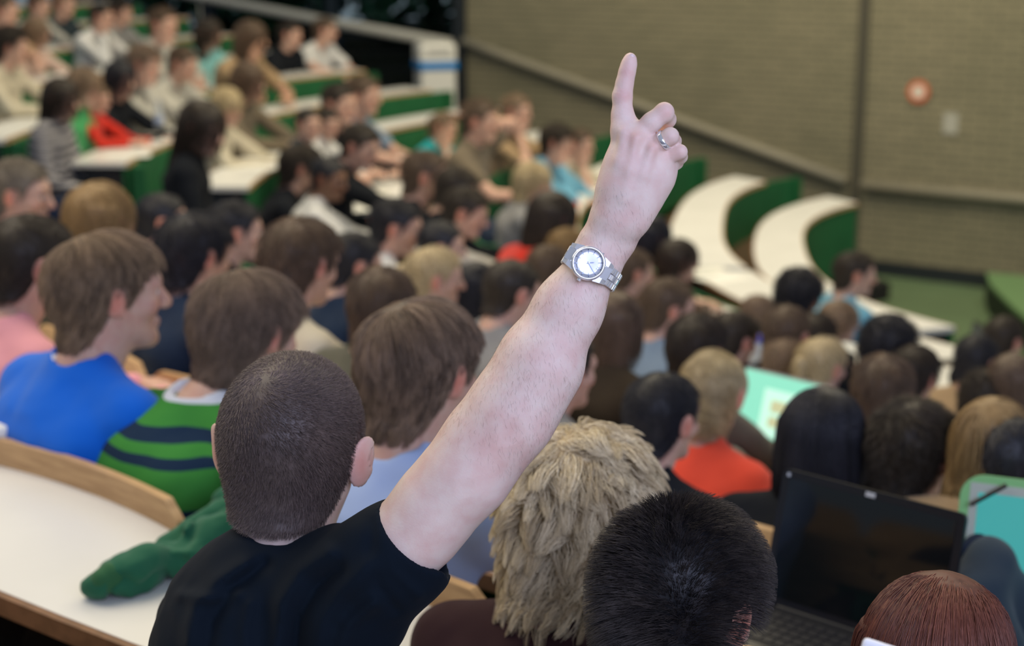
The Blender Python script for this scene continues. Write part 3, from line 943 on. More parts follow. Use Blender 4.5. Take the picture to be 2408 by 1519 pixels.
def shirt_post(hz):
    def f(D, X):
        q = X.reshape(-1, 3); m = np.abs(D.ravel()) < 0.02
        nn = np.zeros(len(q)); qq = q[m]
        w_ = qq * np.array([7, 7, 16.0]) + 0.7 * vnoise(qq * 9, 4)[:, None]
        nn[m] = vnoise(w_, 11) * 0.006 + vnoise(qq * 40, 12) * 0.0015
        return D + nn.reshape(D.shape)
    return f
BODYC = {}
def body_base(pose):
    if pose in BODYC: return BODYC[pose]
    hip, chest, neck, headc, torso, arms = body_parts(pose)
    pr = torso(-0.014)
    pr.append(rc(neck + [0, 0, -0.05], headc + [0, -0.040, -0.09], 0.052, 0.050, 0.03))
    hands = []
    for s, sh, e, w_ in arms:
        pr.append(rc(sh, e, 0.040, 0.036, 0.02)); pr.append(rc(e, w_, 0.038, 0.025, 0.01))
        d = w_ - e; d /= np.linalg.norm(d)
        if w_[2] > 0.95:  # hand up to the head
            hd = np.array([0.0, 0.0, 1.0]) if pose == 'chin' else np.array([-s * 0.6, -0.2, 0.3])
            hands += hand_prims(w_, hd, np.array([0, 1.0, 0]), np.array([s * 1.0, 0, 0]))
        else:
            sdv = np.array([-s * 1.0, 0, 0]); sdv = sdv - d * (sdv @ d); sdv /= np.linalg.norm(sdv)
            hands += hand_prims(w_, d * [1, 1, 0.0] + [0, 0.3, 0.0], sdv, np.array([0, 0, 1.0]))
    # thighs and shins stay inside the trousers
    for s in (-1, 1):
        pr.append(rc(hip + [s * 0.09, 0, 0], (s * 0.12, 0.36, 0.50), 0.075, 0.05, 0.03)); pr.append(rc((s * 0.12, 0.36, 0.50), (s * 0.12, 0.32, 0.10), 0.045, 0.034, 0.02))
    BODYC[pose] = sdf_mesh(pr + hands, 0.0072)
    BODYC[pose] = (relax(BODYC[pose][0], BODYC[pose][1], 1, 0.3), BODYC[pose][1])
    return BODYC[pose]
SHIRTC = {}
def shirt(pose, sleeve, var=0):
    key = (pose, sleeve)
    if key in SHIRTC: return SHIRTC[key]
    hip, chest, neck, headc, torso, arms = body_parts(pose)
    pr = torso(0.004)
    for s, sh, e, w_ in arms:
        if sleeve == 'long':
            pr.append(rc(sh, e, 0.056, 0.047, 0.03)); pr.append(rc(e, e + (w_ - e) * 0.93, 0.047, 0.036, 0.02))
        else:
            pr.append(rc(sh, sh + (e - sh) * 0.62, 0.058, 0.054, 0.03))
    if sleeve == 'hood':
        pass
    # neck opening and collar
    pr.append(rc(neck + [0, -0.008, 0.045], neck + [0, 0.03, 0.11], 0.054, 0.080, 0.01, '-'))
    V, Q = sdf_mesh(pr, 0.0072, shirt_post(0))
    me = npmesh('shirt', relax(V, Q, 1, 0.4), Q)
    SHIRTC[key] = me
    return me
def trousers():
    hip = np.array([0, -0.08, 0.53]); pr = [rc(hip + [-0.06, 0, 0.04], hip + [0.06, 0, 0.04], 0.125, 0.125, 0.05)]
    for s in (-1, 1):
        pr.append(rc(hip + [s * 0.09, 0, 0], (s * 0.12, 0.36, 0.50), 0.09, 0.066, 0.04)); pr.append(rc((s * 0.12, 0.36, 0.50), (s * 0.12, 0.32, 0.09), 0.062, 0.05, 0.02))
    V, Q = sdf_mesh(pr, 0.010, shirt_post(0)); return npmesh('trousers', V, Q)
def shoes():
    pr = []
    for s in (-1, 1): pr += [rc((s * 0.12, 0.30, 0.05), (s * 0.12, 0.46, 0.035), 0.045, 0.035, 0.02)]
    V, Q = sdf_mesh(pr, 0.008); V[:, 2] = np.maximum(V[:, 2], 0.002); return npmesh('shoes', V, Q)
ME_TR = trousers(); ME_SH = shoes()
BODYM = {}
def headM(pose, yaw, pitch, roll=0.0):
    hc = body_parts(pose)[3]
    piv = np.array([0, -0.035, -0.10])
    R = rotz(-yaw) @ rotx(-pitch) @ roty(roll)
    M = np.eye(4); M[:3, :3] = R; M[:3, 3] = hc + piv - R @ piv
    return M
def body_mesh(pose, yaw, pitch, fine):
    key = (pose, round(yaw, 2), round(pitch, 2), fine)
    if key in BODYM: return BODYM[key]
    b = body_base(pose)
    hv, hq = HEAD_F if fine else HEAD_C
    M = headM(pose, yaw, pitch)
    V, Q = joinm((hv @ M[:3, :3].T + M[:3, 3], hq), b)
    t = np.concatenate([head_tint(hv), np.ones((len(b[0]), 3))])
    BODYM[key] = npmesh('body', V, Q, True, {'tint': t})
    return BODYM[key]

DEBUG = []; PLACED = []
def seat_pos(px, py, wpx, krow=None):
    """where the ray through the head meets a seat row"""
    r = ray(px, py); best = None
    for t in np.arange(1.3, 22, 0.02):
        q = CAM + t * r
        ph = math.atan2(q[1] - CY, q[0] - CX) % (2 * PI)
        R = math.hypot(q[0] - CX, q[1] - CY)
        for k in (range(NROW) if krow is None else (krow,)):
            zr = q[2] - (fz(k) + HEADZ); Re = R - (Ro(k, ph) + 0.13)
            if abs(zr) > 0.25 or abs(Re) > 0.35: continue
            sz = math.log(0.19 * F / t / wpx)
            c = (zr / 0.05) ** 2 + (Re / 0.10) ** 2 + (sz / 0.13) ** 2
            if best is None or c < best[0]: best = (c, t, q, k, ph, zr, Re, sz)
    return best

def person(px, py, wpx, label, hairc='brown', style='short', shirtc=('grey', (0.2, 0.2, 0.2)), pose='desk', sleeve='long', skin='fair',
           yaw=0.0, hyaw=0.0, pitch=0.15, krow=None, fine=False, hairmesh=None, depth=None, shirtm=None, hscale=1.0, trc=None, group=None, scale=None):
    b = seat_pos(px, py, wpx, krow)
    if depth is not None:
        q = P(px, py, depth); ph = math.atan2(q[1] - CY, q[0] - CX) % (2 * PI); k = krow if krow is not None else b[3]
        zr = q[2] - fz(k) - HEADZ; t = depth
    else:
        if b is None: print('NOSEAT', px, py, label); return
        c, t, q, k, ph, zr, Re, sz = b
        DEBUG.append((px, py, k, round(t, 1), round(zr, 2), round(Re, 2), round(sz, 2)))
    s = min(max((HEADZ + zr) / HEADZ, 0.88), 1.12)
    if depth is None: s *= min(1.0, max(0.85, math.exp(-sz * 0.8) if sz > 0 else 1.0))
    if depth is None and sz < -0.15: s *= min(1.13, math.exp(-sz * 0.5))
    if scale: s = scale
    hc = headM(pose, hyaw, pitch)
    hp = hc[:3, 3]
    face = math.atan2(CY - q[1], CX - q[0]) - math.radians(yaw)      # towards the stage
    rz_ = face - PI / 2
    R = rotz(rz_)
    off = R @ (hp * s)
    root = np.array([q[0] - off[0], q[1] - off[1], q[2] - HEADZ * s])
    if trc is None: root[2] = q[2] - hp[2] * s
    e = empty('person', root, rz_, label, 'person', group)
    e.scale = (s, s, s)
    link('body', body_mesh(pose, hyaw, pitch, fine), smat(skin), e)
    Mh = Matrix(hc.tolist())
    h_ = link('hair', hairmesh if hairmesh is not None else hair(style), hmat(hairc), e)
    h_.matrix_local = Mh @ Matrix.Scale(hscale, 4)
    if abs(math.degrees(rz_) + 0) > 25 or fine:
        for me_ in ME_EYES: ey = link('eye', me_, M_EYE, e); ey.matrix_local = Mh
    sm = shirtm if shirtm is not None else cloth(*shirtc)
    link('shirt', shirt(pose, sleeve), sm, e)
    link('trousers', ME_TR, cloth('jeans', (0.03, 0.045, 0.09)) if (px + py) % 2 else cloth('blacktrousers', (0.012, 0.012, 0.016)), e)
    link('shoes', ME_SH, mat('shoe_leather', (0.02, 0.018, 0.016), 0.5), e)
    PLACED.append((root, k, label))
    return e
# ------------------------------------------------------------------ the man with the raised arm
def PR(px, py, d, rpx): return P(px, py, d), rpx * d / F
def chain(pts, k=0.01):
    """pts: (px, py, depth, radius px)"""
    o = []
    for a, b in zip(pts[:-1], pts[1:]):
        A, ra = PR(*a); B, rb = PR(*b)
        o.append(rc(A, B, ra, rb, k))
    return o
hero = empty('person', P(650, 1900, 1.9), 0, 'short-haired man in a black T-shirt raising his right arm with the index finger up', 'person')
HP = np.array(hero.location)
AZ = 1.62
def arm_prims():
    p = chain([(842, 1385, 1.72, 104), (905, 1318, 1.70, 100), (988, 1240, 1.685, 93), (1036, 1177, 1.675, 94), (1099, 1110, 1.665, 98), (1149, 1034, 1.66, 97)], 0.02)
    p += chain([(1149, 1034, 1.66, 97), (1210, 946, 1.655, 92), (1270, 848, 1.65, 91), (1336, 728, 1.645, 75), (1397, 621, 1.635, 60)], 0.02)
    p += chain([(1397, 621, 1.635, 56), (1416, 572, 1.63, 52), (1440, 530, 1.625, 46)], 0.01)
    p += chain([(1400, 621, 1.64, 54), (1446, 560, 1.635, 48), (1476, 512, 1.63, 42)], 0.01)
    # calf of the forearm and elbow points
    p += chain([(1180, 1010, 1.69, 60), (1110, 1085, 1.695, 60)], 0.03)
    p += chain([(1212, 985, 1.64, 78), (1275, 880, 1.635, 68)], 0.03)
    # metacarpals (back of the hand)
    p += chain([(1440, 500, 1.62, 42), (1447, 445, 1.615, 36), (1457, 390, 1.61, 30), (1466, 312, 1.605, 25)], 0.018)
    p += chain([(1452, 510, 1.62, 42), (1470, 440, 1.61, 36), (1488, 385, 1.605, 31), (1500, 330, 1.605, 24)], 0.018)
    p += chain([(1470, 505, 1.62, 42), (1500, 445, 1.612, 36), (1520, 400, 1.608, 31), (1535, 356, 1.607, 22)], 0.018)
    p += chain([(1485, 500, 1.625, 34), (1515, 462, 1.618, 33), (1546, 415, 1.614, 29), (1562, 380, 1.612, 19)], 0.018)
    # heel of the thumb on the far (palm) side
    p += chain([(1452, 480, 1.640, 34), (1460, 420, 1.645, 32), (1478, 375, 1.642, 26)], 0.02)
    p += chain([(1530, 440, 1.632, 28), (1560, 395, 1.626, 24)], 0.02)
    # wrist bone
    A, r = PR(1492, 506, 1.612, 26); p.append(el(A, (r, r * .8, r), 0.02))
    # knuckles
    for x, y, d, rr in ((1498, 320, 1.594, 20), (1535, 346, 1.596, 16), (1565, 369, 1.602, 13), (1464, 300, 1.599, 19)):
        A, r = PR(x, y, d, rr); p.append(el(A, (r, r, r), 0.012))
    # extensor tendons
    p += chain([(1496, 325, 1.585, 5), (1480, 400, 1.5885, 5), (1468, 465, 1.594, 5)], 0.010)
    p += chain([(1466, 312, 1.589, 5), (1458, 380, 1.592, 5), (1452, 450, 1.598, 5)], 0.010)
    p += chain([(1534, 350, 1.586, 4), (1512, 410, 1.590, 4), (1490, 470, 1.597, 4)], 0.010)
    # index finger, straight
    p += chain([(1466, 308, 1.605, 25), (1464, 270, 1.604, 23), (1463.5, 226, 1.602, 21.5)], 0.008)
    p += chain([(1463.5, 226, 1.602, 21.8), (1469, 195, 1.601, 18.8), (1475, 168, 1.600, 17.6)], 0.006)
    p += chain([(1475, 168, 1.600, 17.6), (1480, 148, 1.600, 15.2), (1482.5, 137, 1.600, 12.8)], 0.006)
    # webbing between index and middle
    p += chain([(1480, 298, 1.612, 14), (1498, 300, 1.612, 12)], 0.014)
    # middle finger, bent
    p += chain([(1500, 318, 1.600, 23), (1532, 288, 1.596, 23), (1562, 264, 1.594, 22.5)], 0.004)
    p += chain([(1562, 264, 1.594, 22.5), (1570, 281, 1.612, 19.5), (1564, 298, 1.632, 17)], 0.003)
    p += chain([(1564, 298, 1.632, 17), (1530, 330, 1.655, 15)], 0.003)
    # ring finger
    p += chain([(1536, 344, 1.600, 21), (1558, 332, 1.592, 20.5), (1576, 320, 1.588, 20)], 0.0025)
    p += chain([(1576, 320, 1.588, 20), (1584, 332, 1.606, 18), (1578, 350, 1.626, 16)], 0.0025)
    p += chain([(1578, 350, 1.626, 16), (1545, 368, 1.650, 14)], 0.003)
    # little finger
    p += chain([(1566, 368, 1.605, 18), (1585, 361, 1.600, 18), (1599, 357, 1.597, 17)], 0.0025)
    p += chain([(1599, 357, 1.597, 17), (1602, 369, 1.612, 14.5), (1592, 384, 1.625, 13.5)], 0.0025)
    p += chain([(1592, 384, 1.625, 13.5), (1565, 394, 1.645, 12.5)], 0.003)
    # thumb folded over the fingers on the palm side
    p += chain([(1452, 440, 1.645, 26), (1472, 400, 1.662, 22), (1500, 368, 1.672, 19)], 0.01)
    p += chain([(1500, 368, 1.672, 19), (1530, 345, 1.674, 16.5), (1545, 335, 1.674, 13)], 0.004)
    return p
def finish_arm():
    V, Q = sdf_mesh(arm_prims(), 0.0016)
    V = relax(V, Q, 1, 0.35)
    N = vnormals(V, Q)
    t = np.ones((len(V), 3))
    # creases over the knuckle joints of the index finger, and flush of the skin
    def joint(px, py, d, ax, wd, ln, amp, nl=3):
        c = P(px, py, d); a = P(px + ax[0], py + ax[1], d) - c; a /= np.linalg.norm(a)
        u = (V - c) @ a; dist = np.linalg.norm(V - c, axis=1)
        m = np.exp(-(dist / wd) ** 2) * (N @ -FW > 0.0)
        V[:] = V - N * (m * amp * (0.5 + 0.5 * np.cos(u / ln * 2 * PI)) ** 2)[:, None]
        t[:] *= 1 - (m * 0.22)[:, None] * np.array([0.3, 1, 1])
    joint(1462, 222, 1.592, (-1, 10), 0.008, 0.0028, 0.0005)
    joint(1474, 169, 1.593, (-3, 10), 0.006, 0.0024, 0.0004)
    joint(1562, 264, 1.575, (10, 4), 0.008, 0.0035, 0.0002)
    def blob(px, py, d, r, col, s=1.0):
        w_ = np.exp(-(np.linalg.norm(V - P(px, py, d), axis=1) / r) ** 2)[:, None] * s
        t[:] *= 1 - w_ * (1 - np.array(col))
    for x, y, d in ((1499, 320, 1.585), (1538, 345, 1.585), (1571, 366, 1.59), (1566, 262, 1.578), (1600, 356, 1.58)):
        blob(x, y, d, 0.010, (1.0, 0.90, 0.88))
    blob(1566, 295, 1.63, 0.012, (1.0, 0.82, 0.76)); blob(1165, 1050, 1.62, 0.03, (1.0, 0.86, 0.86))
    blob(1482, 140, 1.6, 0.010, (1.0, 0.86, 0.86)); blob(1473, 415, 1.59, 0.004, (0.8, 0.78, 0.8))
    for x, y in ((1011, 1132), (1031, 1124), (996, 1141), (1023, 1163)):
        blob(x, y, 1.655, 0.0019, (0.45, 0.3, 0.26), 0.9)
    return V, Q, t
AV, AQ, AT = finish_arm()
# head, neck and torso core
HD = 1.83
hyaw, hpit, hrol = math.radians(9), math.radians(4), math.radians(2)
HR = rotz(-hyaw) @ rotx(-hpit) @ roty(hrol) @ np.diag([1.0, 1.03, 1.05])
HS = 0.955
HC = P(690, 1064, HD)
hv, hq = sdf_mesh(head_prims(1.2), 0.0025)
hvw = (hv * HS) @ HR.T + HC
core = chain([(695, 1190, 1.82, 92), (660, 1330, 1.83, 90), (625, 1480, 1.88, 140), (610, 1800, 1.95, 180)], 0.05)
core += chain([(650, 1365, 1.87, 60), (485, 1478, 1.95, 60)], 0.03) + chain([(650, 1365, 1.87, 60), (842, 1385, 1.72, 96)], 0.03)
cv, cq = sdf_mesh(core, 0.005)
V, Q = joinm((hvw, hq), (cv, cq), (AV, AQ))
t = np.concatenate([head_tint(hv), np.ones((len(cv), 3)), AT])
body = link('body', npmesh('body', V - HP, Q, True, {'tint': t}), skin_mat('skin_hero', (0.80, 0.64, 0.565)), hero)
# thin hairs of the forearm
def arm_hair():
    N = vnormals(AV, AQ); c = AV[AQ].mean(1)
    A = P(1060, 1140, 1.66); B = P(1500, 470, 1.62); ax = (B - A) / np.linalg.norm(B - A)
    def kp(c_):
        u = (c_ - A) @ ax / np.linalg.norm(B - A)
        return ((u > 0.12) & (u < 1.0)).astype(float) * np.clip(1.3 - abs(u - 0.6) * 1.6, 0.15, 1)
    ro, no = sample(AV, AQ, N, 3600, 5, kp)
    r = np.random.default_rng(4); m = len(ro); n = 4
    side = np.cross(ax, no); side /= np.linalg.norm(side, axis=1)[:, None] + 1e-9
    d = -ax * 0.75 + side * (0.75 + 0.3 * r.normal(size=(m, 1))) + no * 0.45 + r.normal(0, 0.18, (m, 3))
    d /= np.linalg.norm(d, axis=1)[:, None]
    L = r.uniform(0.004, 0.009, m)
    tt = np.linspace(0, 1, n)
    Pt = ro[:, None] + d[:, None] * (L[:, None] * tt)[..., None] - (no[:, None] * (tt ** 2 * 0.35)[None, :, None] * L[:, None, None])
    T = d[:, None]; a = np.cross(d, r.normal(size=(m, 3))); a /= np.linalg.norm(a, axis=1)[:, None]; b = np.cross(d, a)
    rr = 0.00005 * np.array([1, 0.9, 0.7, 0.2])[None, :, None]
    Vs = np.stack([Pt + rr * (math.cos(w_) * a[:, None] + math.sin(w_) * b[:, None]) for w_ in (0, 2.094, 4.189)], 2)
    base = (np.arange(m) * n * 3)[:, None, None] + (np.arange(n - 1) * 3)[None, :, None]; k = np.arange(3)[None, None]; k2 = (k + 1) % 3
    Qs = np.stack([base + k, base + k2, base + 3 + k2, base + 3 + k], -1).reshape(-1, 4)
    o = link('arm_hair', npmesh('arm_hair', Vs.reshape(-1, 3) - HP, Qs), mat('arm_hair', (0.22, 0.15, 0.12), 0.5), hero)
    o['kind'] = 'stuff'
arm_hair()
# nail of the index finger
def nail():
    c = P(1483.5, 139, 1.6 - 13.2 * 1.6 / F * 1.0); R = np.stack([RT, UP, -FW], 1)
    V = []; Fs = []; nx, ny = 10, 12
    up_ = (P(1485, 120, 1.6) - P(1478, 160, 1.6)); up_ /= np.linalg.norm(up_); sd = np.cross(up_, -FW); sd /= np.linalg.norm(sd); nm = np.cross(sd, up_)
    for i in range(nx + 1):
        a = (i / nx - 0.5) * 2
        for j in range(ny + 1):
            b = (j / ny - 0.5) * 2
            wx = 0.0048 * (1 - 0.25 * max(0, abs(b) - 0.4) ** 2 * 3)
            hh = 0.0058 * math.sqrt(max(0.0, 1 - 0.35 * a * a))
            V.append(c + sd * a * wx + up_ * b * hh + nm * (0.0007 - 0.0024 * a * a - 0.0007 * b * b))
    for i in range(nx):
        for j in range(ny): Fs.append((i * (ny + 1) + j, (i + 1) * (ny + 1) + j, (i + 1) * (ny + 1) + j + 1, i * (ny + 1) + j + 1))
    o = MB().add(np.array(V) - HP, Fs).build('fingernail', mat('nail', (0.78, 0.60, 0.57), 0.25, 0.5), hero, True)
    o.modifiers.new('s', 'SOLIDIFY').thickness = 0.0005
nail()
# cropped hair
def hero_hair():
    V, Q = hair_cap(off=0.0042, h=0.003, noise=0.0008, ns=30, low=-0.016)
    V = relax(V, Q, 2)
    N = vnormals(V, Q)
    tone = np.clip(0.18 + 0.12 * vnoise(V * 60, 2), 0, 1)
    ro, no = sample(V, Q, N, 33000, 3, outer)
    wh = (-0.13, -0.55, 0.80)
    a = strands(ro - no * 0.002, no, 0.0088, None, n=2, lift=0.75, grav=0.25, whorl=wh, swirl=0.9, rad=0.00028, wob=0.16, seed=2, taper=0.4)
    # brighter, flatter hair around the crown
    tn = a[2]
    Qs = a[1] + len(V)
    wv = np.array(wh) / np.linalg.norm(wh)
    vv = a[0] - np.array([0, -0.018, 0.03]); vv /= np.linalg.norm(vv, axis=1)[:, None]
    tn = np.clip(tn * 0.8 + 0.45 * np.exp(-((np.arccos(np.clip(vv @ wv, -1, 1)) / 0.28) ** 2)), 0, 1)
    me = npmesh('hair', np.concatenate([V, a[0]]), np.concatenate([Q, Qs]), True, {'tone': np.concatenate([tone, tn])})
    o = link('hair', me, hair_mat('hair_hero', (0.048, 0.036, 0.034), (0.26, 0.19, 0.165), 0.5, 0.4), hero)
    M = Matrix.Translation(Vector(HC - HP)) @ Matrix(HR.tolist()).to_4x4() @ Matrix.Scale(HS, 4)
    o.matrix_local = M
    for me_ in ME_EYES: ey = link('eye', me_, M_EYE, hero); ey.matrix_local = M
hero_hair()
# black T-shirt
def hero_shirt():
    p = chain([(655, 1368, 1.79, 110), (632, 1450, 1.80, 185), (622, 1540, 1.83, 232), (612, 1700, 1.89, 250), (610, 1850, 1.95, 250)], 0.06)
    p += chain([(655, 1366, 1.80, 84), (560, 1402, 1.86, 88), (497, 1470, 1.93, 96)], 0.05)
    p += chain([(497, 1470, 1.95, 96), (480, 1600, 1.96, 90)], 0.05)
    p += chain([(655, 1362, 1.80, 84), (760, 1370, 1.77, 98), (836, 1388, 1.73, 122)], 0.05)
    p += chain([(836, 1388, 1.73, 122), (905, 1320, 1.70, 114), (972, 1262, 1.687, 108)], 0.03)
    p += chain([(800, 1460, 1.76, 120), (740, 1600, 1.80, 130)], 0.06)
    p += chain([(960, 1345, 1.70, 60), (992, 1338, 1.695, 52)], 0.03)          # the sleeve hangs below the arm
    # sleeve mouth
    p += chain([(955, 1272, 1.692, 96), (1075, 1152, 1.67, 112)], 0.004)[0:0]
    for a, b in (((962, 1268, 1.690, 99), (1080, 1140, 1.67, 122)), ((968, 1330, 1.697, 56), (1085, 1270, 1.69, 66))):
        A, ra = PR(*a); B, rb = PR(*b); p.append(rc(A, B, ra, rb, 0.005, '-'))
    # neck opening
    A, ra = PR(675, 1246, 1.79, 100); B, rb = PR(710, 1130, 1.79, 150); p.append(rc(A, B, ra, rb, 0.006, '-'))
    ax = P(988, 1240, 1.685) - P(836, 1388, 1.73); ax /= np.linalg.norm(ax); mouth = P(979, 1252, 1.687)
    folds = [   # lines of folds as seen on the back of the shirt: points in px, width px, height m
        ([(770, 1300), (705, 1345), (660, 1420), (648, 1540)], 22, 0.010),
        ([(800, 1335), (745, 1380), (705, 1450), (690, 1560)], 15, -0.008),
        ([(870, 1330), (800, 1395), (760, 1460), (745, 1560)], 26, 0.010),
        ([(575, 1325), (510, 1365), (460, 1425), (440, 1519)], 20, 0.008),
        ([(625, 1325), (545, 1385), (500, 1460), (485, 1560)], 16, -0.008),
        ([(425, 1400), (500, 1408), (560, 1395)], 14, 0.006),
        ([(880, 1420), (820, 1470), (790, 1560)], 18, 0.008),
        ([(915, 1190), (900, 1260), (925, 1340), (985, 1400)], 12, 0.004),
        ([(880, 1230), (870, 1300), (890, 1380), (930, 1430)], 14, -0.004),
        ([(590, 1420), (575, 1480), (580, 1560)], 16, 0.006)]
    def post(D, X):
        q = X.reshape(-1, 3); d = D.ravel().astype(float)
        d = np.maximum(d, (q - mouth) @ ax)          # straight hem of the sleeve
        m = np.abs(d) < 0.022; qq = q[m]; add = np.zeros(len(qq))
        v = qq - CAM; dz = v @ FW; uu = np.stack([1204 + F * (v @ RT) / dz, 759.5 - F * (v @ UP) / dz], 1)
        for pts, r, amp in folds:
            best = np.full(len(qq), 999.0)
            for a, b in zip(pts[:-1], pts[1:]):
                a = np.array(a, float); ba = np.array(b, float) - a; t_ = np.clip(((uu - a) @ ba) / (ba @ ba), 0, 1)
                best = np.minimum(best, np.linalg.norm(uu - a - t_[:, None] * ba, axis=1))
            add += np.exp(-(best / r) ** 2) * amp * (dz < 1.86)
        add += vnoise(qq * np.array([16, 16, 24.0]), 5) * 0.004 + vnoise(qq * 45, 6) * 0.0012
        edge = np.clip(-((qq - mouth) @ ax) / 0.02, 0, 1)
        d[m] -= add * edge
        return d.reshape(D.shape)
    V, Q = sdf_mesh(p, 0.0028, post)
    V = relax(V, Q, 4, 0.5)
    o = link('shirt', npmesh('shirt', V - HP, Q), cloth('black_tee', (0.0035, 0.0075, 0.0135)), hero)
    # hem seam of the sleeve and collar ribbing
    def ringtube(name, c, nrm, rx, ry, xdir, r):
        nrm = nrm / np.linalg.norm(nrm); xd = xdir - nrm * (xdir @ nrm); xd /= np.linalg.norm(xd); yd = np.cross(nrm, xd)
        pts = [c + xd * rx * math.cos(a) + yd * ry * math.sin(a) for a in np.linspace(0, 2 * PI, 49)]
        mb = MB(); mb.tube([q - HP for q in pts], r, 8, False)
        mb.build(name, cloth('black_rib', (0.008, 0.011, 0.016)), hero, True)
    c = P(670, 1312, 1.80); nrm = P(690, 1180, 1.79) - P(668, 1330, 1.84)
    ringtube('collar', c, nrm, 104 * 1.8 / F, 104 * 1.8 / F, RT, 0.0042)
hero_shirt()
# trousers and shoes under the desk
def hero_legs():
    hip = P(610, 1850, 1.95); hip[2] = 0.52
    fd = np.array([0.68, 0.73, 0]); sd = np.array([0.73, -0.68, 0])
    p = [rc(hip - sd * 0.07, hip + sd * 0.07, 0.13, 0.13, 0.05), rc(hip, P(612, 1740, 1.91), 0.13, 0.125, 0.05)]; sh = []
    for s in (-1, 1):
        kn = hip + fd * 0.42 + sd * 0.10 * s; kn[2] = 0.50; an = kn - fd * 0.03; an[2] = 0.09
        p += [rc(hip + sd * 0.09 * s, kn, 0.092, 0.068, 0.04), rc(kn, an, 0.062, 0.05, 0.02)]
        sh.append(rc(an - [0, 0, 0.04], an + fd * 0.15 - [0, 0, 0.05], 0.046, 0.036, 0.02))
    V, Q = sdf_mesh(p, 0.01); link('trousers', npmesh('trousers', V - HP, Q), cloth('jeans', (0.03, 0.045, 0.09)), hero)
    V, Q = sdf_mesh(sh, 0.008); V[:, 2] = np.maximum(V[:, 2], 0.002); link('shoes', npmesh('shoes', V - HP, Q), mat('shoe_leather', (0.02, 0.018, 0.016), 0.5), hero)
    # left arm, resting forward on the desk
hero_legs()
def hero_left_arm():
    p = chain([(482, 1470, 1.95, 85), (470, 1600, 1.98, 80)], 0.02)
hero_left_arm()

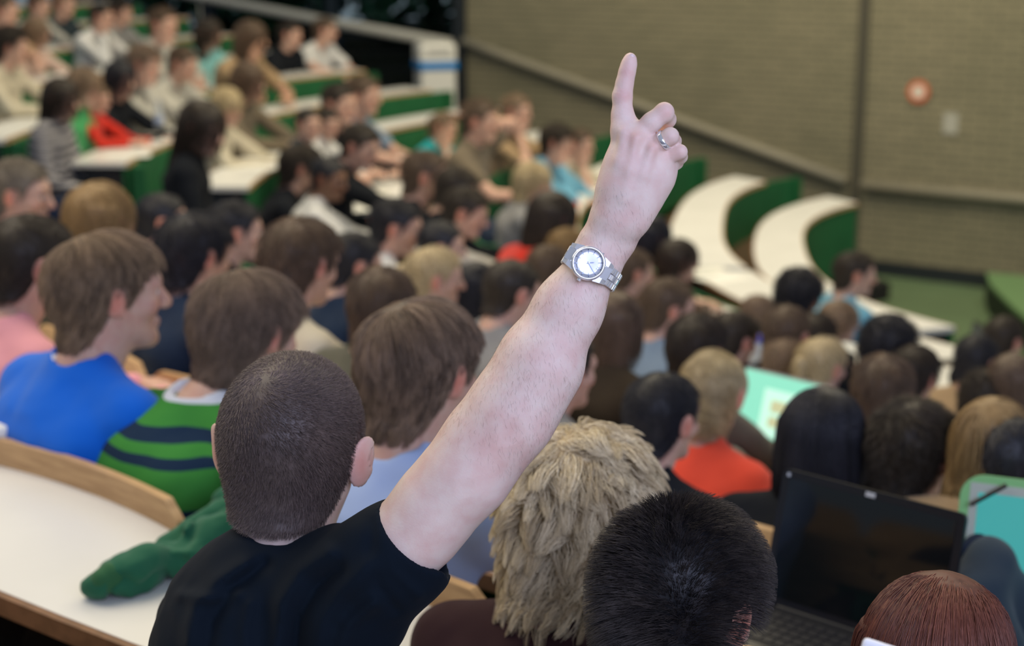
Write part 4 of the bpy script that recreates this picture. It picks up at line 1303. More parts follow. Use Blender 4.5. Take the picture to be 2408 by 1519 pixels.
# ------------------------------------------------------------------ wristwatch
M_steel = mat('brushed_steel', (0.72, 0.72, 0.74), 0.28, 0.5, metal=0.7, bump=0.05, bscale=300, stretch=(1, 6, 1))
M_polish = mat('polished_steel', (0.82, 0.82, 0.86), 0.14, 0.5, metal=0.72)
M_gold = mat('pale_gold', (0.78, 0.66, 0.40), 0.2, 0.5, metal=1.0)
M_dial = mat('silver_dial', (0.90, 0.93, 1.0), 0.34, 0.6, metal=0.42)
M_ink = mat('dial_ink', (0.03, 0.05, 0.14), 0.4)
def watch():
    c0 = P(1383, 621, 1.6)
    ar = 64 * 1.635 / F
    armc = P(1397, 621, 1.637)
    axis = P(1455, 520, 1.628) - P(1336, 728, 1.645); axis /= np.linalg.norm(axis)      # elbow to hand
    nrm = CAM - armc; nrm -= axis * (nrm @ axis); nrm /= np.linalg.norm(nrm)
    side = np.cross(axis, nrm); side = -side if side @ RT < 0 else side               # across the wrist, to the right
    fl_ = np.array([0.22, -0.12, 2.12]) - armc; fl_ /= np.linalg.norm(fl_); cm_ = CAM - armc; cm_ /= np.linalg.norm(cm_)
    nrm = fl_ + cm_; nrm /= np.linalg.norm(nrm); side = side - nrm * (side @ nrm); side /= np.linalg.norm(side); axis = np.cross(nrm, side)
    if axis @ UP < 0: axis = -axis
    # 12 points to the right (towards +side), crown (3) points down the arm
    X_ = AV - armc; m_ = np.abs(X_ @ axis) < 0.004; X_ = X_[m_]
    ang_ = np.arctan2(X_ @ side, X_ @ nrm); rad_ = np.hypot(X_ @ side, X_ @ nrm)
    bins = np.linspace(-PI, PI, 49); prof = np.array([rad_[(ang_ >= a) & (ang_ < b)].max() if ((ang_ >= a) & (ang_ < b)).any() else ar for a, b in zip(bins[:-1], bins[1:])])
    bc = (bins[:-1] + bins[1:]) / 2
    def surf(a): return float(np.interp((a + PI) % (2 * PI) - PI, bc, prof, period=2 * PI))
    off_ = (c0 - armc) @ side
    cen = armc + side * off_ + nrm * (surf(0.0) + 0.0008)
    cen = P(1383, 620, (cen - CAM) @ FW)
    # local frame: x = 3 o'clock, y = 12 o'clock, z = out of the dial
    M = np.eye(4); M[:3, 0] = -axis; M[:3, 1] = side; M[:3, 2] = nrm
    if np.linalg.det(M[:3, :3]) < 0: M[:3, 0] *= -1
    e = empty('wristwatch', (0, 0, 0), 0, 'silver wristwatch with a pale round dial on the raised wrist', 'watch')
    M[:3, 3] = cen
    e.matrix_world = Matrix(M.tolist())
    R = 0.0172
    # case with lugs
    mb = MB()
    mb.lathe([(R * 0.90, -0.002), (R * 1.00, 0.0005), (R * 1.03, 0.003), (R * 1.03, 0.0052), (R * 0.99, 0.0064), (R * 0.90, 0.0064)], 64)
    mb.build('case', M_polish, e, True)
    for s in (1, -1):
        mb = MB()
        for xx in (-1, 1):
            V = []
            for yy, w_, z in ((R * 0.70, 0.0050, 0.0052), (R * 1.15, 0.0042, 0.0036), (R * 1.42, 0.0036, 0.0002)):
                for a, b in ((-1, -1), (1, -1), (1, 1), (-1, 1)):
                    V.append((xx * (0.0106 - (yy - R * .7) * 0.18) + a * w_ / 1.5, s * yy, z - 0.0022 + b * 0.0022))
            Fs = []
            for i in (0, 1):
                for j in range(4): Fs.append((i * 4 + j, i * 4 + (j + 1) % 4, i * 4 + 4 + (j + 1) % 4, i * 4 + 4 + j))
            Fs += [(0, 1, 2, 3), (8, 9, 10, 11)]
            mb.add(V, Fs)
        o = mb.build('lug', M_steel, e)
    mb = MB()
    mb.lathe([(R * 1.01, 0.0060), (R * 1.00, 0.0074), (R * 0.94, 0.0082), (R * 0.86, 0.0080), (R * 0.845, 0.0070), (R * 0.845, 0.0060)], 64)
    mb.build('bezel', M_polish, e, True)
    MB().lathe([(R * 0.85, 0.0060), (R * 0.85, 0.0064), (R * 0.6, 0.00652), (R * 0.3, 0.00658), (0.00001, 0.0066)], 64).build('dial', M_dial, e, True)
    def hand(name, ang, ln, wd, z, m):
        a = math.radians(ang); d = np.array([math.sin(a), math.cos(a), 0]); q = np.array([d[1], -d[0], 0])
        V = [-d * 0.002 - q * wd + [0, 0, z], -d * 0.002 + q * wd + [0, 0, z], d * ln * 0.75 + q * wd + [0, 0, z], d * ln + [0, 0, z], d * ln * 0.75 - q * wd + [0, 0, z]]
        V = [np.array(v) for v in V] + [np.array(v) + [0, 0, 0.0002] for v in V]
        MB().add(V, [(4, 3, 2, 1, 0), (5, 6, 7, 8, 9)] + [(i, (i + 1) % 5, 5 + (i + 1) % 5, 5 + i) for i in range(5)]).build(name, m, e)
    M_handm = mat('hand_steel', (0.25, 0.30, 0.45), 0.3, 0.5, metal=0.6)
    hand('minute_hand', 32, 0.0112, 0.0004, 0.0071, M_handm)
    hand('hour_hand', -35, 0.0060, 0.0005, 0.0068, M_handm)
    MB().lathe([(0.0009, 0.0066), (0.0009, 0.0076), (0.0001, 0.0077)], 16).build('hand_pin', M_polish, e)
    for i in range(12):
        a = math.radians(30 * i); d = np.array([math.sin(a), math.cos(a), 0])
        ang = -a
        if i not in (0, 6):
            MB().box(d * R * 0.66 + [0, 0, 0.0067], (0.0006, 0.0030, 0.0003), rotz(ang)).build('hour_marker', M_handm, e)
        MB().lathe([(0.0005, 0), (0.0005, 0.0003), (0.0001, 0.0003)], 8, np.array([[1, 0, 0, d[0] * R * .79], [0, 1, 0, d[1] * R * .79], [0, 0, 1, 0.0066], [0, 0, 0, 1.]])).build('minute_dot', M_ink, e)
    for txt, yy in (('12', 0.62), ('6', -0.62)):
        cu = bpy.data.curves.new('numeral', 'FONT'); cu.body = txt; cu.size = 0.0042; cu.align_x = 'CENTER'; cu.align_y = 'CENTER'; cu.extrude = 0.0001
        to = bpy.data.objects.new('numeral', cu); COL.objects.link(to)
        dg = bpy.context.evaluated_depsgraph_get(); me = bpy.data.meshes.new_from_object(to.evaluated_get(dg))
        bpy.data.objects.remove(to)
        o = link('numeral', me, M_handm, e); me.materials.clear(); me.materials.append(M_handm)
        o.location = (0, R * yy, 0.0068)
    MB().lathe([(0.0018, 0), (0.0021, 0.0004), (0.0021, 0.0024), (0.0016, 0.0028)], 14, np.array([[0, 0, 1, R * 1.03], [0, 1, 0, 0], [-1, 0, 0, 0.003], [0, 0, 0, 1.]])).build('crown', M_polish, e)
    MB().lathe([(0.0009, 0), (0.0010, 0.0014), (0.0006, 0.0016)], 10, np.array([[0, 0, -1, -R * 1.03 * math.cos(.5)], [0, 1, 0, R * 1.03 * math.sin(.5)], [1, 0, 0, 0.003], [0, 0, 0, 1.]])).build('push_button', M_polish, e)
    M_cry = bpy.data.materials.new('watch_crystal'); M_cry.use_nodes = True
    b = M_cry.node_tree.nodes['Principled BSDF']; b.inputs['Transmission Weight'].default_value = 1; b.inputs['Roughness'].default_value = 0.02; b.inputs['IOR'].default_value = 1.08
    MB().lathe([(R * 0.85, 0.0076), (R * 0.80, 0.0078), (R * 0.4, 0.0079), (0.00001, 0.0079)], 40).build('crystal', M_cry, e, True)
    # bracelet: rows of links around the wrist ellipse (centre on the arm)
    cl = np.linalg.inv(M) @ np.append(armc, 1); cy, cz = cl[1], cl[2]; cx_ = cl[0]
    def el_pt(a):
        r_ = surf(a) + 0.0016
        return np.array([0, cy + r_ * math.sin(a), cz + r_ * math.cos(a)])
    link_mesh = {}
    for wd in (0.0066, 0.0062):
        link_mesh[wd] = MB().box((0, 0, 0), (wd, 0.0045, 0.0024), None, 0.0006).mesh('bracelet_link')
    for s in (1, -1):
        a = 0.3; i = 0
        while abs(el_pt(a * s)[1]) < R * 1.24: a += 0.01
        a0 = a
        while a < PI - 0.02:
            q = el_pt(a * s); da = 0.0048 / surf(a * s)
            t_ = el_pt(a * s + 0.06) - el_pt(a * s - 0.06); ang = math.atan2(t_[2], t_[1]) * s
            fw = 1 - 0.10 * min(1, (a - a0))
            for j, x in enumerate((-0.0068, 0, 0.0068)):
                lk = bpy.data.objects.new('bracelet_link', link_mesh[0.0066] if j != 1 else link_mesh[0.0062]); COL.objects.link(lk)
                if not lk.data.materials: lk.data.materials.append(M_steel if j != 1 else M_polish)
                lk.parent = e
                off = da / 2 if j == 1 else 0
                qq = el_pt((a + off) * s)
                lk.location = (x * fw, qq[1], qq[2] + (0.0003 if j == 1 else 0))
                lk.rotation_euler = (ang * s, 0, 0)
            a += da; i += 1
    for s in (1, -1):
        MB().box((0, s * R * 1.18, 0.0014), (0.0142, 0.0085, 0.0028), rotx(-0.25 * s), 0.0005).build('end_link', M_polish, e)
watch()
def ring_():
    c = P(1562, 329.5, 1.5912); d = P(1576, 320, 1.588) - P(1547, 338, 1.5945); d /= np.linalg.norm(d)
    e = empty('finger_ring', c, 0, 'plain silver ring on the ring finger of the raised hand', 'ring')
    R = 21.6 * 1.59 / F
    M = Vector(d).to_track_quat('Z', 'Y').to_matrix().to_4x4()
    MB().lathe([(R - 0.0003, -0.0026), (R + 0.0006, -0.0026), (R + 0.0011, -0.0014), (R + 0.0012, 0), (R + 0.0011, 0.0014), (R + 0.0006, 0.0026), (R - 0.0003, 0.0026)], 64, M).build('band', M_polish, e, True)
    MB().lathe([(R - 0.0004, 0.0022), (R + 0.0002, 0.0028), (R - 0.0004, 0.0026)], 64, M).build('inner_edge', M_gold, e, True)
ring_()
# ------------------------------------------------------------------ people nearby, each with a head of hair of his or her own
def striped_mat():
    m = bpy.data.materials.new('striped_jersey'); m.use_nodes = True
    N = m.node_tree.nodes; L = m.node_tree.links; b = N['Principled BSDF']; b.inputs['Roughness'].default_value = 0.85
    b.inputs['Specular IOR Level'].default_value = 0.1
    tc = N.new('ShaderNodeTexCoord'); sp = N.new('ShaderNodeSeparateXYZ'); L.new(tc.outputs['Object'], sp.inputs[0])
    ns = N.new('ShaderNodeTexNoise'); ns.inputs['Scale'].default_value = 5; L.new(tc.outputs['Object'], ns.inputs['Vector'])
    md = N.new('ShaderNodeMath'); md.operation = 'MULTIPLY_ADD'; md.inputs[1].default_value = 0.012; L.new(ns.outputs[0], md.inputs[0]); L.new(sp.outputs[2], md.inputs[2])
    mu = N.new('ShaderNodeMath'); mu.operation = 'MULTIPLY_ADD'; mu.inputs[1].default_value = 1 / 0.13; mu.inputs[2].default_value = -0.08; L.new(md.outputs[0], mu.inputs[0])
    fr = N.new('ShaderNodeMath'); fr.operation = 'FRACT'; L.new(mu.outputs[0], fr.inputs[0])
    cr = N.new('ShaderNodeValToRGB'); cr.color_ramp.interpolation = 'CONSTANT'
    g = (0.050, 0.25, 0.045, 1); nv = (0.012, 0.03, 0.065, 1)
    el_ = cr.color_ramp.elements; el_[0].position = 0; el_[0].color = g
    el_[1].position = 0.42; el_[1].color = nv
    for p_, c_ in ((0.56, g), (0.70, nv), (0.86, g)):
        x = el_.new(p_); x.color = c_
    L.new(fr.outputs[0], cr.inputs[0])
    # white yoke and hem
    gt = N.new('ShaderNodeMath'); gt.operation = 'GREATER_THAN'; gt.inputs[1].default_value = 1.068; L.new(md.outputs[0], gt.inputs[0])
    lt = N.new('ShaderNodeMath'); lt.operation = 'LESS_THAN'; lt.inputs[1].default_value = 0.80; L.new(md.outputs[0], lt.inputs[0])
    ad = N.new('ShaderNodeMath'); ad.operation = 'ADD'; L.new(gt.outputs[0], ad.inputs[0]); L.new(lt.outputs[0], ad.inputs[1])
    mx = N.new('ShaderNodeMix'); mx.data_type = 'RGBA'; mx.inputs[7].default_value = (0.62, 0.66, 0.74, 1)
    L.new(ad.outputs[0], mx.inputs[0]); L.new(cr.outputs[0], mx.inputs[6]); L.new(mx.outputs[2], b.inputs['Base Color'])
    return m
def bstripe_mat():
    m = bpy.data.materials.new('grey_striped_knit'); m.use_nodes = True
    N = m.node_tree.nodes; L = m.node_tree.links; b = N['Principled BSDF']; b.inputs['Roughness'].default_value = 0.85
    tc = N.new('ShaderNodeTexCoord'); wv = N.new('ShaderNodeTexWave'); wv.bands_direction = 'Z'; wv.inputs['Scale'].default_value = 6.5; wv.inputs['Distortion'].default_value = 0.4
    L.new(tc.outputs['Object'], wv.inputs['Vector'])
    cr = N.new('ShaderNodeValToRGB'); cr.color_ramp.elements[0].position = 0.45; cr.color_ramp.elements[1].position = 0.55
    cr.color_ramp.elements[0].color = (0.03, 0.03, 0.05, 1); cr.color_ramp.elements[1].color = (0.36, 0.35, 0.36, 1)
    L.new(wv.outputs[0], cr.inputs[0]); L.new(cr.outputs[0], b.inputs['Base Color'])
    return m

SPIKY = lambda: make_hair('hair', dict(off=0.009, noise=0.003, h=0.0034), 19000, 0.03, 21, length=0.036, flow=None, n=4, lift=0.45, grav=0.35, whorl=(-0.50, 0.50, 0.75), swirl=0.3, rad=0.00036, wob=0.14, clump=0.35, nguide=1500, cin=0.3, keep=0.05, hi=0.2, liftend=0.3)
CURLS = lambda: make_hair('hair', dict(off=0.016, noise=0.010, h=0.0036, low=0.022), 11000, 0.10, 22, length=0.082, flow=None, n=9, lift=0.3, grav=0.6, whorl=(-0.25, -0.12, 0.97), swirl=0.3, rad=0.0006, wob=0.2, clump=0.86, nguide=430, cin=0.2, curl=1.1, keep=0.10, hi=0.22, liftend=0.5, zc=0.5)
SWEPT = lambda: make_hair('hair', dict(off=0.009, noise=0.004, h=0.0036, low=0.0), 10000, 0.15, 23, length=0.07, flow=None, n=7, lift=0.1, grav=0.6, whorl=(-0.25, -0.30, 0.95), swirl=0.25, rad=0.00045, wob=0.07, clump=0.55, nguide=500, cin=0.3, keep=0.07, hi=0.09)
WAVY = lambda: make_hair('hair', dict(off=0.011, noise=0.006, h=0.0036, low=0.012), 9500, 0.2, 24, length=0.075, flow=None, n=7, lift=0.15, grav=0.8, whorl=(-0.25, -0.25, 0.95), swirl=0.3, rad=0.00045, wob=0.12, clump=0.5, nguide=500, cin=0.3, curl=0.3, keep=0.08, hi=0.12, liftend=0.2)
TEXT_ = lambda: make_hair('hair', dict(off=0.008, noise=0.005, h=0.0038), 7000, 0.2, 25, length=0.034, flow=None, n=4, lift=0.35, grav=0.3, whorl=(0.1, -0.35, 0.92), swirl=0.8, rad=0.00045, wob=0.3, clump=0.45, nguide=500, keep=0.05, hi=0.16)
NEAT = lambda: make_hair('hair', dict(off=0.007, noise=0.0025, h=0.0038), 6500, 0.2, 26, length=0.022, flow=None, n=3, lift=0.15, grav=0.5, whorl=(0.0, -0.40, 0.9), swirl=0.5, rad=0.0004, wob=0.12, keep=0.04, hi=0.06)
STRAIGHT = lambda s=27: make_hair('hair', dict(off=0.009, noise=0.002, h=0.0040, long=long_fall(-0.27)), 12000, 0.25, s, length=0.30, flow=None, n=10, lift=0.0, grav=1.5, whorl=(0.05, 0.30, 0.95), swirl=0.0, rad=0.0005, wob=0.025, clump=0.25, nguide=300, keep=0.09, hi=0.05, zc=0.25)
BUN = lambda: make_hair('hair', dict(off=0.007, noise=0.003, h=0.0038, thick=[rc((0.0, -0.085, -0.035), (0.0, -0.125, -0.055), 0.022, 0.026, 0.01), rc((0.0, -0.125, -0.055), (0.02, -0.115, -0.125), 0.026, 0.015, 0.01)]), 5500, 0.25, 28, length=0.085, flow=None, n=6, lift=0.0, grav=0.55, whorl=(0.0, 0.75, 0.6), swirl=0, rad=0.0005, wob=0.05, clump=0.3, nguide=150, keep=0.05, hi=0.03)

person(1604, 1428, 440, 'person with spiky near-black hair, largest head at the bottom edge of the picture', 'spiky', hairmesh=SPIKY(), shirtc=('navy_sweat', (0.012, 0.02, 0.05)), fine=True, hyaw=math.radians(8), pitch=0.28, krow=8, depth=1.73, hscale=1.0)
person(1368, 1222, 350, 'person with tousled curly blond hair and a maroon top in front of the spiky-haired one', 'blond2', hairmesh=CURLS(), shirtc=('maroon', (0.035, 0.016, 0.018)), fine=True, hyaw=math.radians(-4), pitch=0.18, krow=7, depth=2.18, hscale=1.02)
person(994, 872, 270, 'person with swept dark blond hair and a pale blue shirt left of the raised arm', 'sandy', hairmesh=SWEPT(), shirtc=('pale_blue', (0.40, 0.52, 0.80)), fine=True, hyaw=math.radians(4), pitch=0.10, krow=7, depth=2.68, pose='desk')
person(590, 778, 262, 'person with wavy brown hair and a green and navy striped jersey', 'lbrown2', hairmesh=WAVY(), shirtm=striped_mat(), shirtc=None, fine=True, hyaw=math.radians(-2), pitch=0.22, krow=7, depth=3.12, pose='hunch', yaw=8)
person(262, 690, 235, 'person with brown hair in a bright blue T-shirt looking right', 'lbrown3', hairmesh=SWEPT(), shirtc=('bright_blue', (0.005, 0.13, 0.66)), fine=True, hyaw=math.radians(22), pitch=0.02, krow=7, depth=3.17, sleeve='short')
person(78, 622, 172, 'person with dark brown hair in a pink sweatshirt at the left edge', 'dark', hairmesh=NEAT(), shirtc=('pink', (0.80, 0.36, 0.42)), fine=True, hyaw=math.radians(8), pitch=0.12, krow=7, depth=3.72, hscale=1.0)
person(1560, 985, 188, 'person with neat black hair and a black top in front of the red blouse', 'black', hairmesh=NEAT(), shirtc=('black_top', (0.010, 0.012, 0.016)), fine=True, hyaw=math.radians(10), pitch=0.10, krow=6)
person(1678, 925, 148, 'person with blond hair pinned low and a vivid red blouse', 'blond', hairmesh=BUN(), shirtc=('red_blouse', (0.85, 0.09, 0.05)), fine=True, hyaw=math.radians(-4), pitch=0.1, krow=6, depth=3.9)
person(1937, 1032, 186, 'person with long straight blue-black hair behind the black laptop', 'black', hairmesh=STRAIGHT(), shirtc=('black_top', (0.010, 0.012, 0.016)), fine=True, pitch=0.12, krow=6, depth=3.2)
person(2150, 1066, 222, 'person with textured dark brown hair and a slate jacket right of the black laptop', 'dark', hairmesh=TEXT_(), shirtc=('slate', (0.03, 0.045, 0.055)), fine=True, hyaw=math.radians(14), pitch=0.10, krow=6, depth=3.15)
person(2204, 1570, 420, 'person with smooth auburn hair cut off by the bottom edge', 'red', hairmesh=STRAIGHT(31), shirtc=('black_top', (0.010, 0.012, 0.016)), fine=True, pitch=0.2, krow=8, depth=1.72)

# ------------------------------------------------------------------ the rest of the audience
BLK = ('black_top', (0.010, 0.012, 0.016)); NAV = ('navy_coat', (0.012, 0.025, 0.055)); WHT = ('white_top', (0.68, 0.68, 0.66)); GRY = ('grey_top', (0.25, 0.25, 0.25))
LGR = ('light_grey', (0.46, 0.45, 0.40)); LBL = ('light_blue', (0.14, 0.36, 0.50)); TEAL = ('teal', (0.01, 0.32, 0.36)); MINT = ('mint', (0.25, 0.55, 0.55)); COR = ('coral', (0.85, 0.15, 0.11))
RED = ('red_top', (0.62, 0.035, 0.02)); TAN = ('tan_top', (0.36, 0.25, 0.14)); GRN = ('green_top', (0.06, 0.34, 0.12)); OLV = ('olive', (0.10, 0.10, 0.07)); CRM = ('cream', (0.55, 0.50, 0.38)); BRN = ('brown_top', (0.09, 0.055, 0.035))
PEOPLE = [
 # px, py, width, label, hair, style, shirt, pose, sleeve, skin, yaw, hyaw, pitch
 (48, 458, 150, 'person with grey-brown hair and a rosy cheek at the left edge behind the pink sweatshirt', 'grey', 'short', GRY, 'desk', 'long', 'fair', 0, 35, .1),
 (240, 520, 155, 'person with dull blond bobbed hair behind the brown-haired one in blue', 'caramel', 'bob', OLV, 'desk', 'long', 'fair', 0, -10, .1),
 (384, 520, 112, 'person with short black hair next to the dull blond bob', 'black', 'crop', BLK, 'desk', 'long', 'fair', 0, 15, .1),
 (462, 600, 150, 'person with thick black hair in a navy jacket with a pale blue collar', 'black', 'shaggy', NAV, 'desk', 'long', 'fair', 0, 5, .15),
 (556, 545, 118, 'person with black hair and cheek turned right behind the navy jacket', 'black', 'short', BLK, 'desk', 'long', 'fair', 0, 25, .1),
 (712, 620, 158, 'person with shaggy light brown hair in front of the white-shirted one', 'brown', 'shaggy', CRM, 'desk', 'long', 'fair', 0, 0, .2),
 (835, 622, 118, 'person with black hair and a blue collar looking down right', 'black', 'short', NAV, 'desk', 'long', 'fair', 0, 25, .25),
 (900, 725, 140, 'person with layered sandy hair in an olive top left of the raised arm', 'brown', 'shaggy', OLV, 'desk', 'long', 'fair', 0, -12, .25),
 (935, 535, 108, 'person with jet black hair in a white sweater facing right', 'black', 'short', WHT, 'desk', 'long', 'fair', 0, 35, .25),
 (1025, 655, 105, 'person with gathered ash-blond hair, face turned right', 'blond', 'tail', LGR, 'desk', 'long', 'fair', 0, 35, .1),
 (1040, 580, 98, 'person with round black hair above the ash-blond ponytail', 'black', 'crop', BLK, 'desk', 'long', 'fair', 0, 30, .1),
 (1122, 672, 92, 'person with blue-black hair beside the ash-blond ponytail', 'black', 'long', BLK, 'desk', 'long', 'fair', 0, 0, .1),
 (1206, 688, 122, 'person with dark brown crop in a grey jacket just left of the watch', 'dark', 'crop', GRY, 'desk', 'long', 'fair', 0, 15, .15),
 (1292, 640, 80, 'person with mid brown hair half hidden by the forearm', 'brown', 'short', OLV, 'desk', 'long', 'fair', 0, 0, .1),
 (1097, 500, 92, 'person with brown hair in a light grey sweater leaning right', 'dark', 'short', LGR, 'reach', 'long', 'fair', 0, 35, .3),
 (775, 420, 88, 'person with dark skin and black hair in a white shirt', 'black', 'crop', WHT, 'desk', 'long', 'brown', 0, 35, .15),
 (712, 395, 92, 'person with dark brown hair left of the dark-skinned person in white', 'dark', 'shaggy', BLK, 'desk', 'long', 'fair', 0, 0, .2),
 (850, 345, 78, 'person with dark hair behind the white shirt, arms on the table', 'dark', 'short', BLK, 'reach', 'long', 'fair', 0, 30, .3),
 (1302, 515, 108, 'person with long dark brown hair and a red sleeve left of the wrist', 'dark', 'long', RED, 'chin', 'long', 'fair', 0, 0, .2),
 (1335, 590, 80, 'person in a coral top half hidden by the wristwatch', 'caramel', 'short', COR, 'desk', 'long', 'fair', 0, 0, .1),
 (1003, 415, 88, 'person with brown hair seen in profile, lips toward the right', 'brown', 'short', BLK, 'chin', 'long', 'fair', 0, 15, .1),
 (1075, 450, 80, 'person with dark brown hair behind the coral notebook', 'dark', 'short', BLK, 'desk', 'long', 'fair', 0, 10, .3),
 (1255, 428, 74, 'person with pale blond hair in front of the pale blue shirt', 'blond', 'bob', GRY, 'desk', 'long', 'fair', 0, 15, .1),
 (1312, 335, 98, 'person with tousled dark hair in a pale blue shirt resting the chin on a hand', 'dark', 'shaggy', LBL, 'chin', 'long', 'fair', 0, 5, .15),
 (1365, 340, 70, 'person with sandy hair right behind the tousled dark hair', 'brown', 'short', CRM, 'chin', 'short', 'fair', 0, 0, .1),
 (1130, 285, 84, 'person in a brown top holding one arm behind the head', 'brown', 'short', ('taupe', (0.16, 0.13, 0.09)), 'nape', 'short', 'fair', 0, 5, .05),
 (1045, 300, 76, 'person with light hair tied back in a teal top leaning on an arm', 'lbrown3', 'tail', TEAL, 'chin', 'short', 'fair', 0, -5, .2),
 (800, 245, 86, 'person with brown hair in a dark coat, nearer of the two looking right', 'dark', 'short', BLK, 'desk', 'long', 'fair', 0, 10, .1),
 (855, 225, 84, 'person with light brown hair and a pale blue collar, farther of the two looking right', 'brown', 'short', ('grey_blue', (0.2, 0.27, 0.36)), 'reach', 'short', 'fair', 0, -2, .1),
 (1215, 262, 56, 'person with sandy hair behind the one holding an arm behind the head', 'lbrown3', 'short', TAN, 'chin', 'short', 'fair', 0, 0, .1),
 (145, 232, 100, 'person with long black hair and a grey striped top at the aisle', 'dark', 'long', 'STRIPE', 'low', 'long', 'fair', 0, 20, .25),
 (200, 205, 84, 'person with light brown hair in a green sweater beside the grey stripes', 'lbrown3', 'bob', GRN, 'low', 'long', 'fair', 0, 0, .3),
 (284, 185, 84, 'person with long very dark hair in a black jumper, left of the pale blond one', 'black', 'long', BLK, 'desk', 'long', 'fair', 0, 10, .2),
 (232, 232, 50, 'person in a bright red top mostly hidden beside the long dark hair', 'lbrown3', 'short', RED, 'desk', 'long', 'fair', 0, 0, .2),
 (342, 150, 72, 'person with ash brown hair just above the long very dark hair', 'lbrown2', 'shaggy', LGR, 'chin', 'long', 'fair', 0, 0, .15),
 (432, 150, 76, 'person with brown hair in an off-white jumper leaning over the table', 'brown', 'short', LGR, 'reach', 'long', 'fair', 0, 0, .3),
 (478, 300, 100, 'person with long brown hair in a black sweater at the end of the table', 'dark', 'long', BLK, 'low', 'long', 'fair', 0, 30, .3),
 (535, 250, 88, 'person with pale blond hair and a coral scarf', 'blond', 'bob', CRM, 'desk', 'long', 'fair', 0, 10, .3),
 (585, 190, 80, 'person with dull brown hair in a taupe top behind the coral scarf', 'brown', 'long', ('taupe', (0.16, 0.13, 0.09)), 'desk', 'long', 'fair', 0, 0, .2),
 (492, 78, 66, 'person with brown hair in a mint top in the upper left', 'dark', 'long', MINT, 'desk', 'long', 'fair', 0, -25, .1),
 (385, 58, 74, 'person with brown hair in a light grey hooded top at the upper left', 'brown', 'short', LGR, 'chin', 'long', 'fair', 0, 0, .1),
 (592, 90, 72, 'person in tan with the head resting on a raised hand', 'brown', 'long', TAN, 'chin', 'short', 'tan', 0, -10, .1),
 (683, 82, 60, 'person with brown hair in a black top left of the white T-shirt', 'dark', 'short', BLK, 'desk', 'long', 'fair', 0, -20, .1),
 (765, 72, 58, 'person in a white T-shirt with bare arms near the window', 'brown', 'short', WHT, 'reach', 'short', 'fair', 0, -30, .1),
 (725, 292, 56, 'person with dark hair above a slate sleeve at the middle table', 'dark', 'crop', ('slate', (0.03, 0.045, 0.055)), 'desk', 'long', 'fair', 0, 30, .1),
 (770, 290, 54, 'person in a bright white shirt at the middle table', 'dark', 'short', WHT, 'desk', 'long', 'fair', 0, 30, .2),
 (28, 110, 74, 'person with curly brown hair and beige top at the left edge', 'dark', 'curly', CRM, 'desk', 'long', 'fair', 0, -20, .1),
 (85, 75, 66, 'person with light brown hair and a floral white top at the upper left', 'lbrown3', 'long', ('floral', (0.6, 0.45, 0.38)), 'desk', 'long', 'fair', 0, -20, .1),
 (10, 25, 56, 'person with brown hair and bare arms in the top left corner', 'brown', 'short', TAN, 'chin', 'short', 'fair', 0, -20, .1),
 (92, 14, 54, 'person in an off-white top in the top left corner', 'brown', 'short', LGR, 'desk', 'long', 'fair', 0, -20, .1),
 (150, 10, 56, 'person in a dark jacket facing down at the top edge', 'lbrown3', 'short', ('slate', (0.03, 0.045, 0.055)), 'desk', 'long', 'fair', 0, -20, .1),
 (240, 40, 52, 'person with dark hair in white near the top edge', 'dark', 'short', WHT, 'chin', 'long', 'fair', 0, -10, .1),
 (285, 28, 46, 'person in pale grey at the top edge, second from the mint top', 'dark', 'shaggy', GRY, 'desk', 'long', 'fair', 0, -10, .1),
 # right of the arm
 (1532, 560, 88, 'person with black hair right of the forearm', 'black', 'long', BRN, 'desk', 'long', 'fair', 0, 0, .2),
 (1598, 612, 84, 'person with chestnut hair beside the curved desk', 'dark', 'bob', BRN, 'desk', 'long', 'fair', 0, 15, .1),
 (1488, 640, 70, 'person with dark hair, pink cheek and a raised hand right of the watch', 'brown', 'short', OLV, 'chin', 'short', 'fair', 0, 25, .1),
 (1450, 765, 118, 'person with long brown hair right of the forearm', 'brown', 'long', ('deep_brown', (0.04, 0.03, 0.02)), 'desk', 'long', 'fair', 0, 0, .1),
 (1574, 725, 112, 'person with short fair brown hair and a pale collar, looking right', 'brown', 'short', ('grey_blue', (0.2, 0.27, 0.36)), 'desk', 'long', 'fair', 0, 42, .05),
 (1640, 822, 98, 'person with dark brown hair in front of the vivid red blouse', 'dark', 'shaggy', ('taupe', (0.16, 0.13, 0.09)), 'desk', 'long', 'fair', 0, -5, .1),
 (1728, 800, 88, 'person with dark brown rounded hair left of the blue-capped bottle', 'dark', 'short', BLK, 'desk', 'long', 'fair', 0, 15, .15),
 (1785, 745, 88, 'person with ash brown hair next to the end of the curved desk', 'lbrown2', 'short', OLV, 'desk', 'long', 'fair', 0, 0, .15),
 (1880, 700, 98, 'person with curly black hair at the outer curved desk', 'black', 'curly', BLK, 'desk', 'long', 'brown', 0, 0, .15),
 (1850, 790, 86, 'person with dull brown hair under the curly black hair', 'brown', 'short', BLK, 'desk', 'long', 'fair', 0, 0, .15),
 (1975, 755, 76, 'person with fair hair and a pink cheek looking right', 'lbrown3', 'bob', BLK, 'desk', 'long', 'fair', 0, 32, .1),
 (1918, 795, 82, 'person with dark brown hair left of the fair-haired one looking right', 'dark', 'shaggy', BRN, 'desk', 'long', 'fair', 0, 0, .1),
 (2012, 645, 84, 'person with dark hair in a light blue shirt in the front row', 'dark', 'short', LBL, 'desk', 'short', 'fair', 0, 30, .1),
 (1935, 862, 118, 'person with ash-blond hair tied back above the mint laptop', 'blond', 'tail', GRY, 'desk', 'long', 'fair', 0, 20, .1),
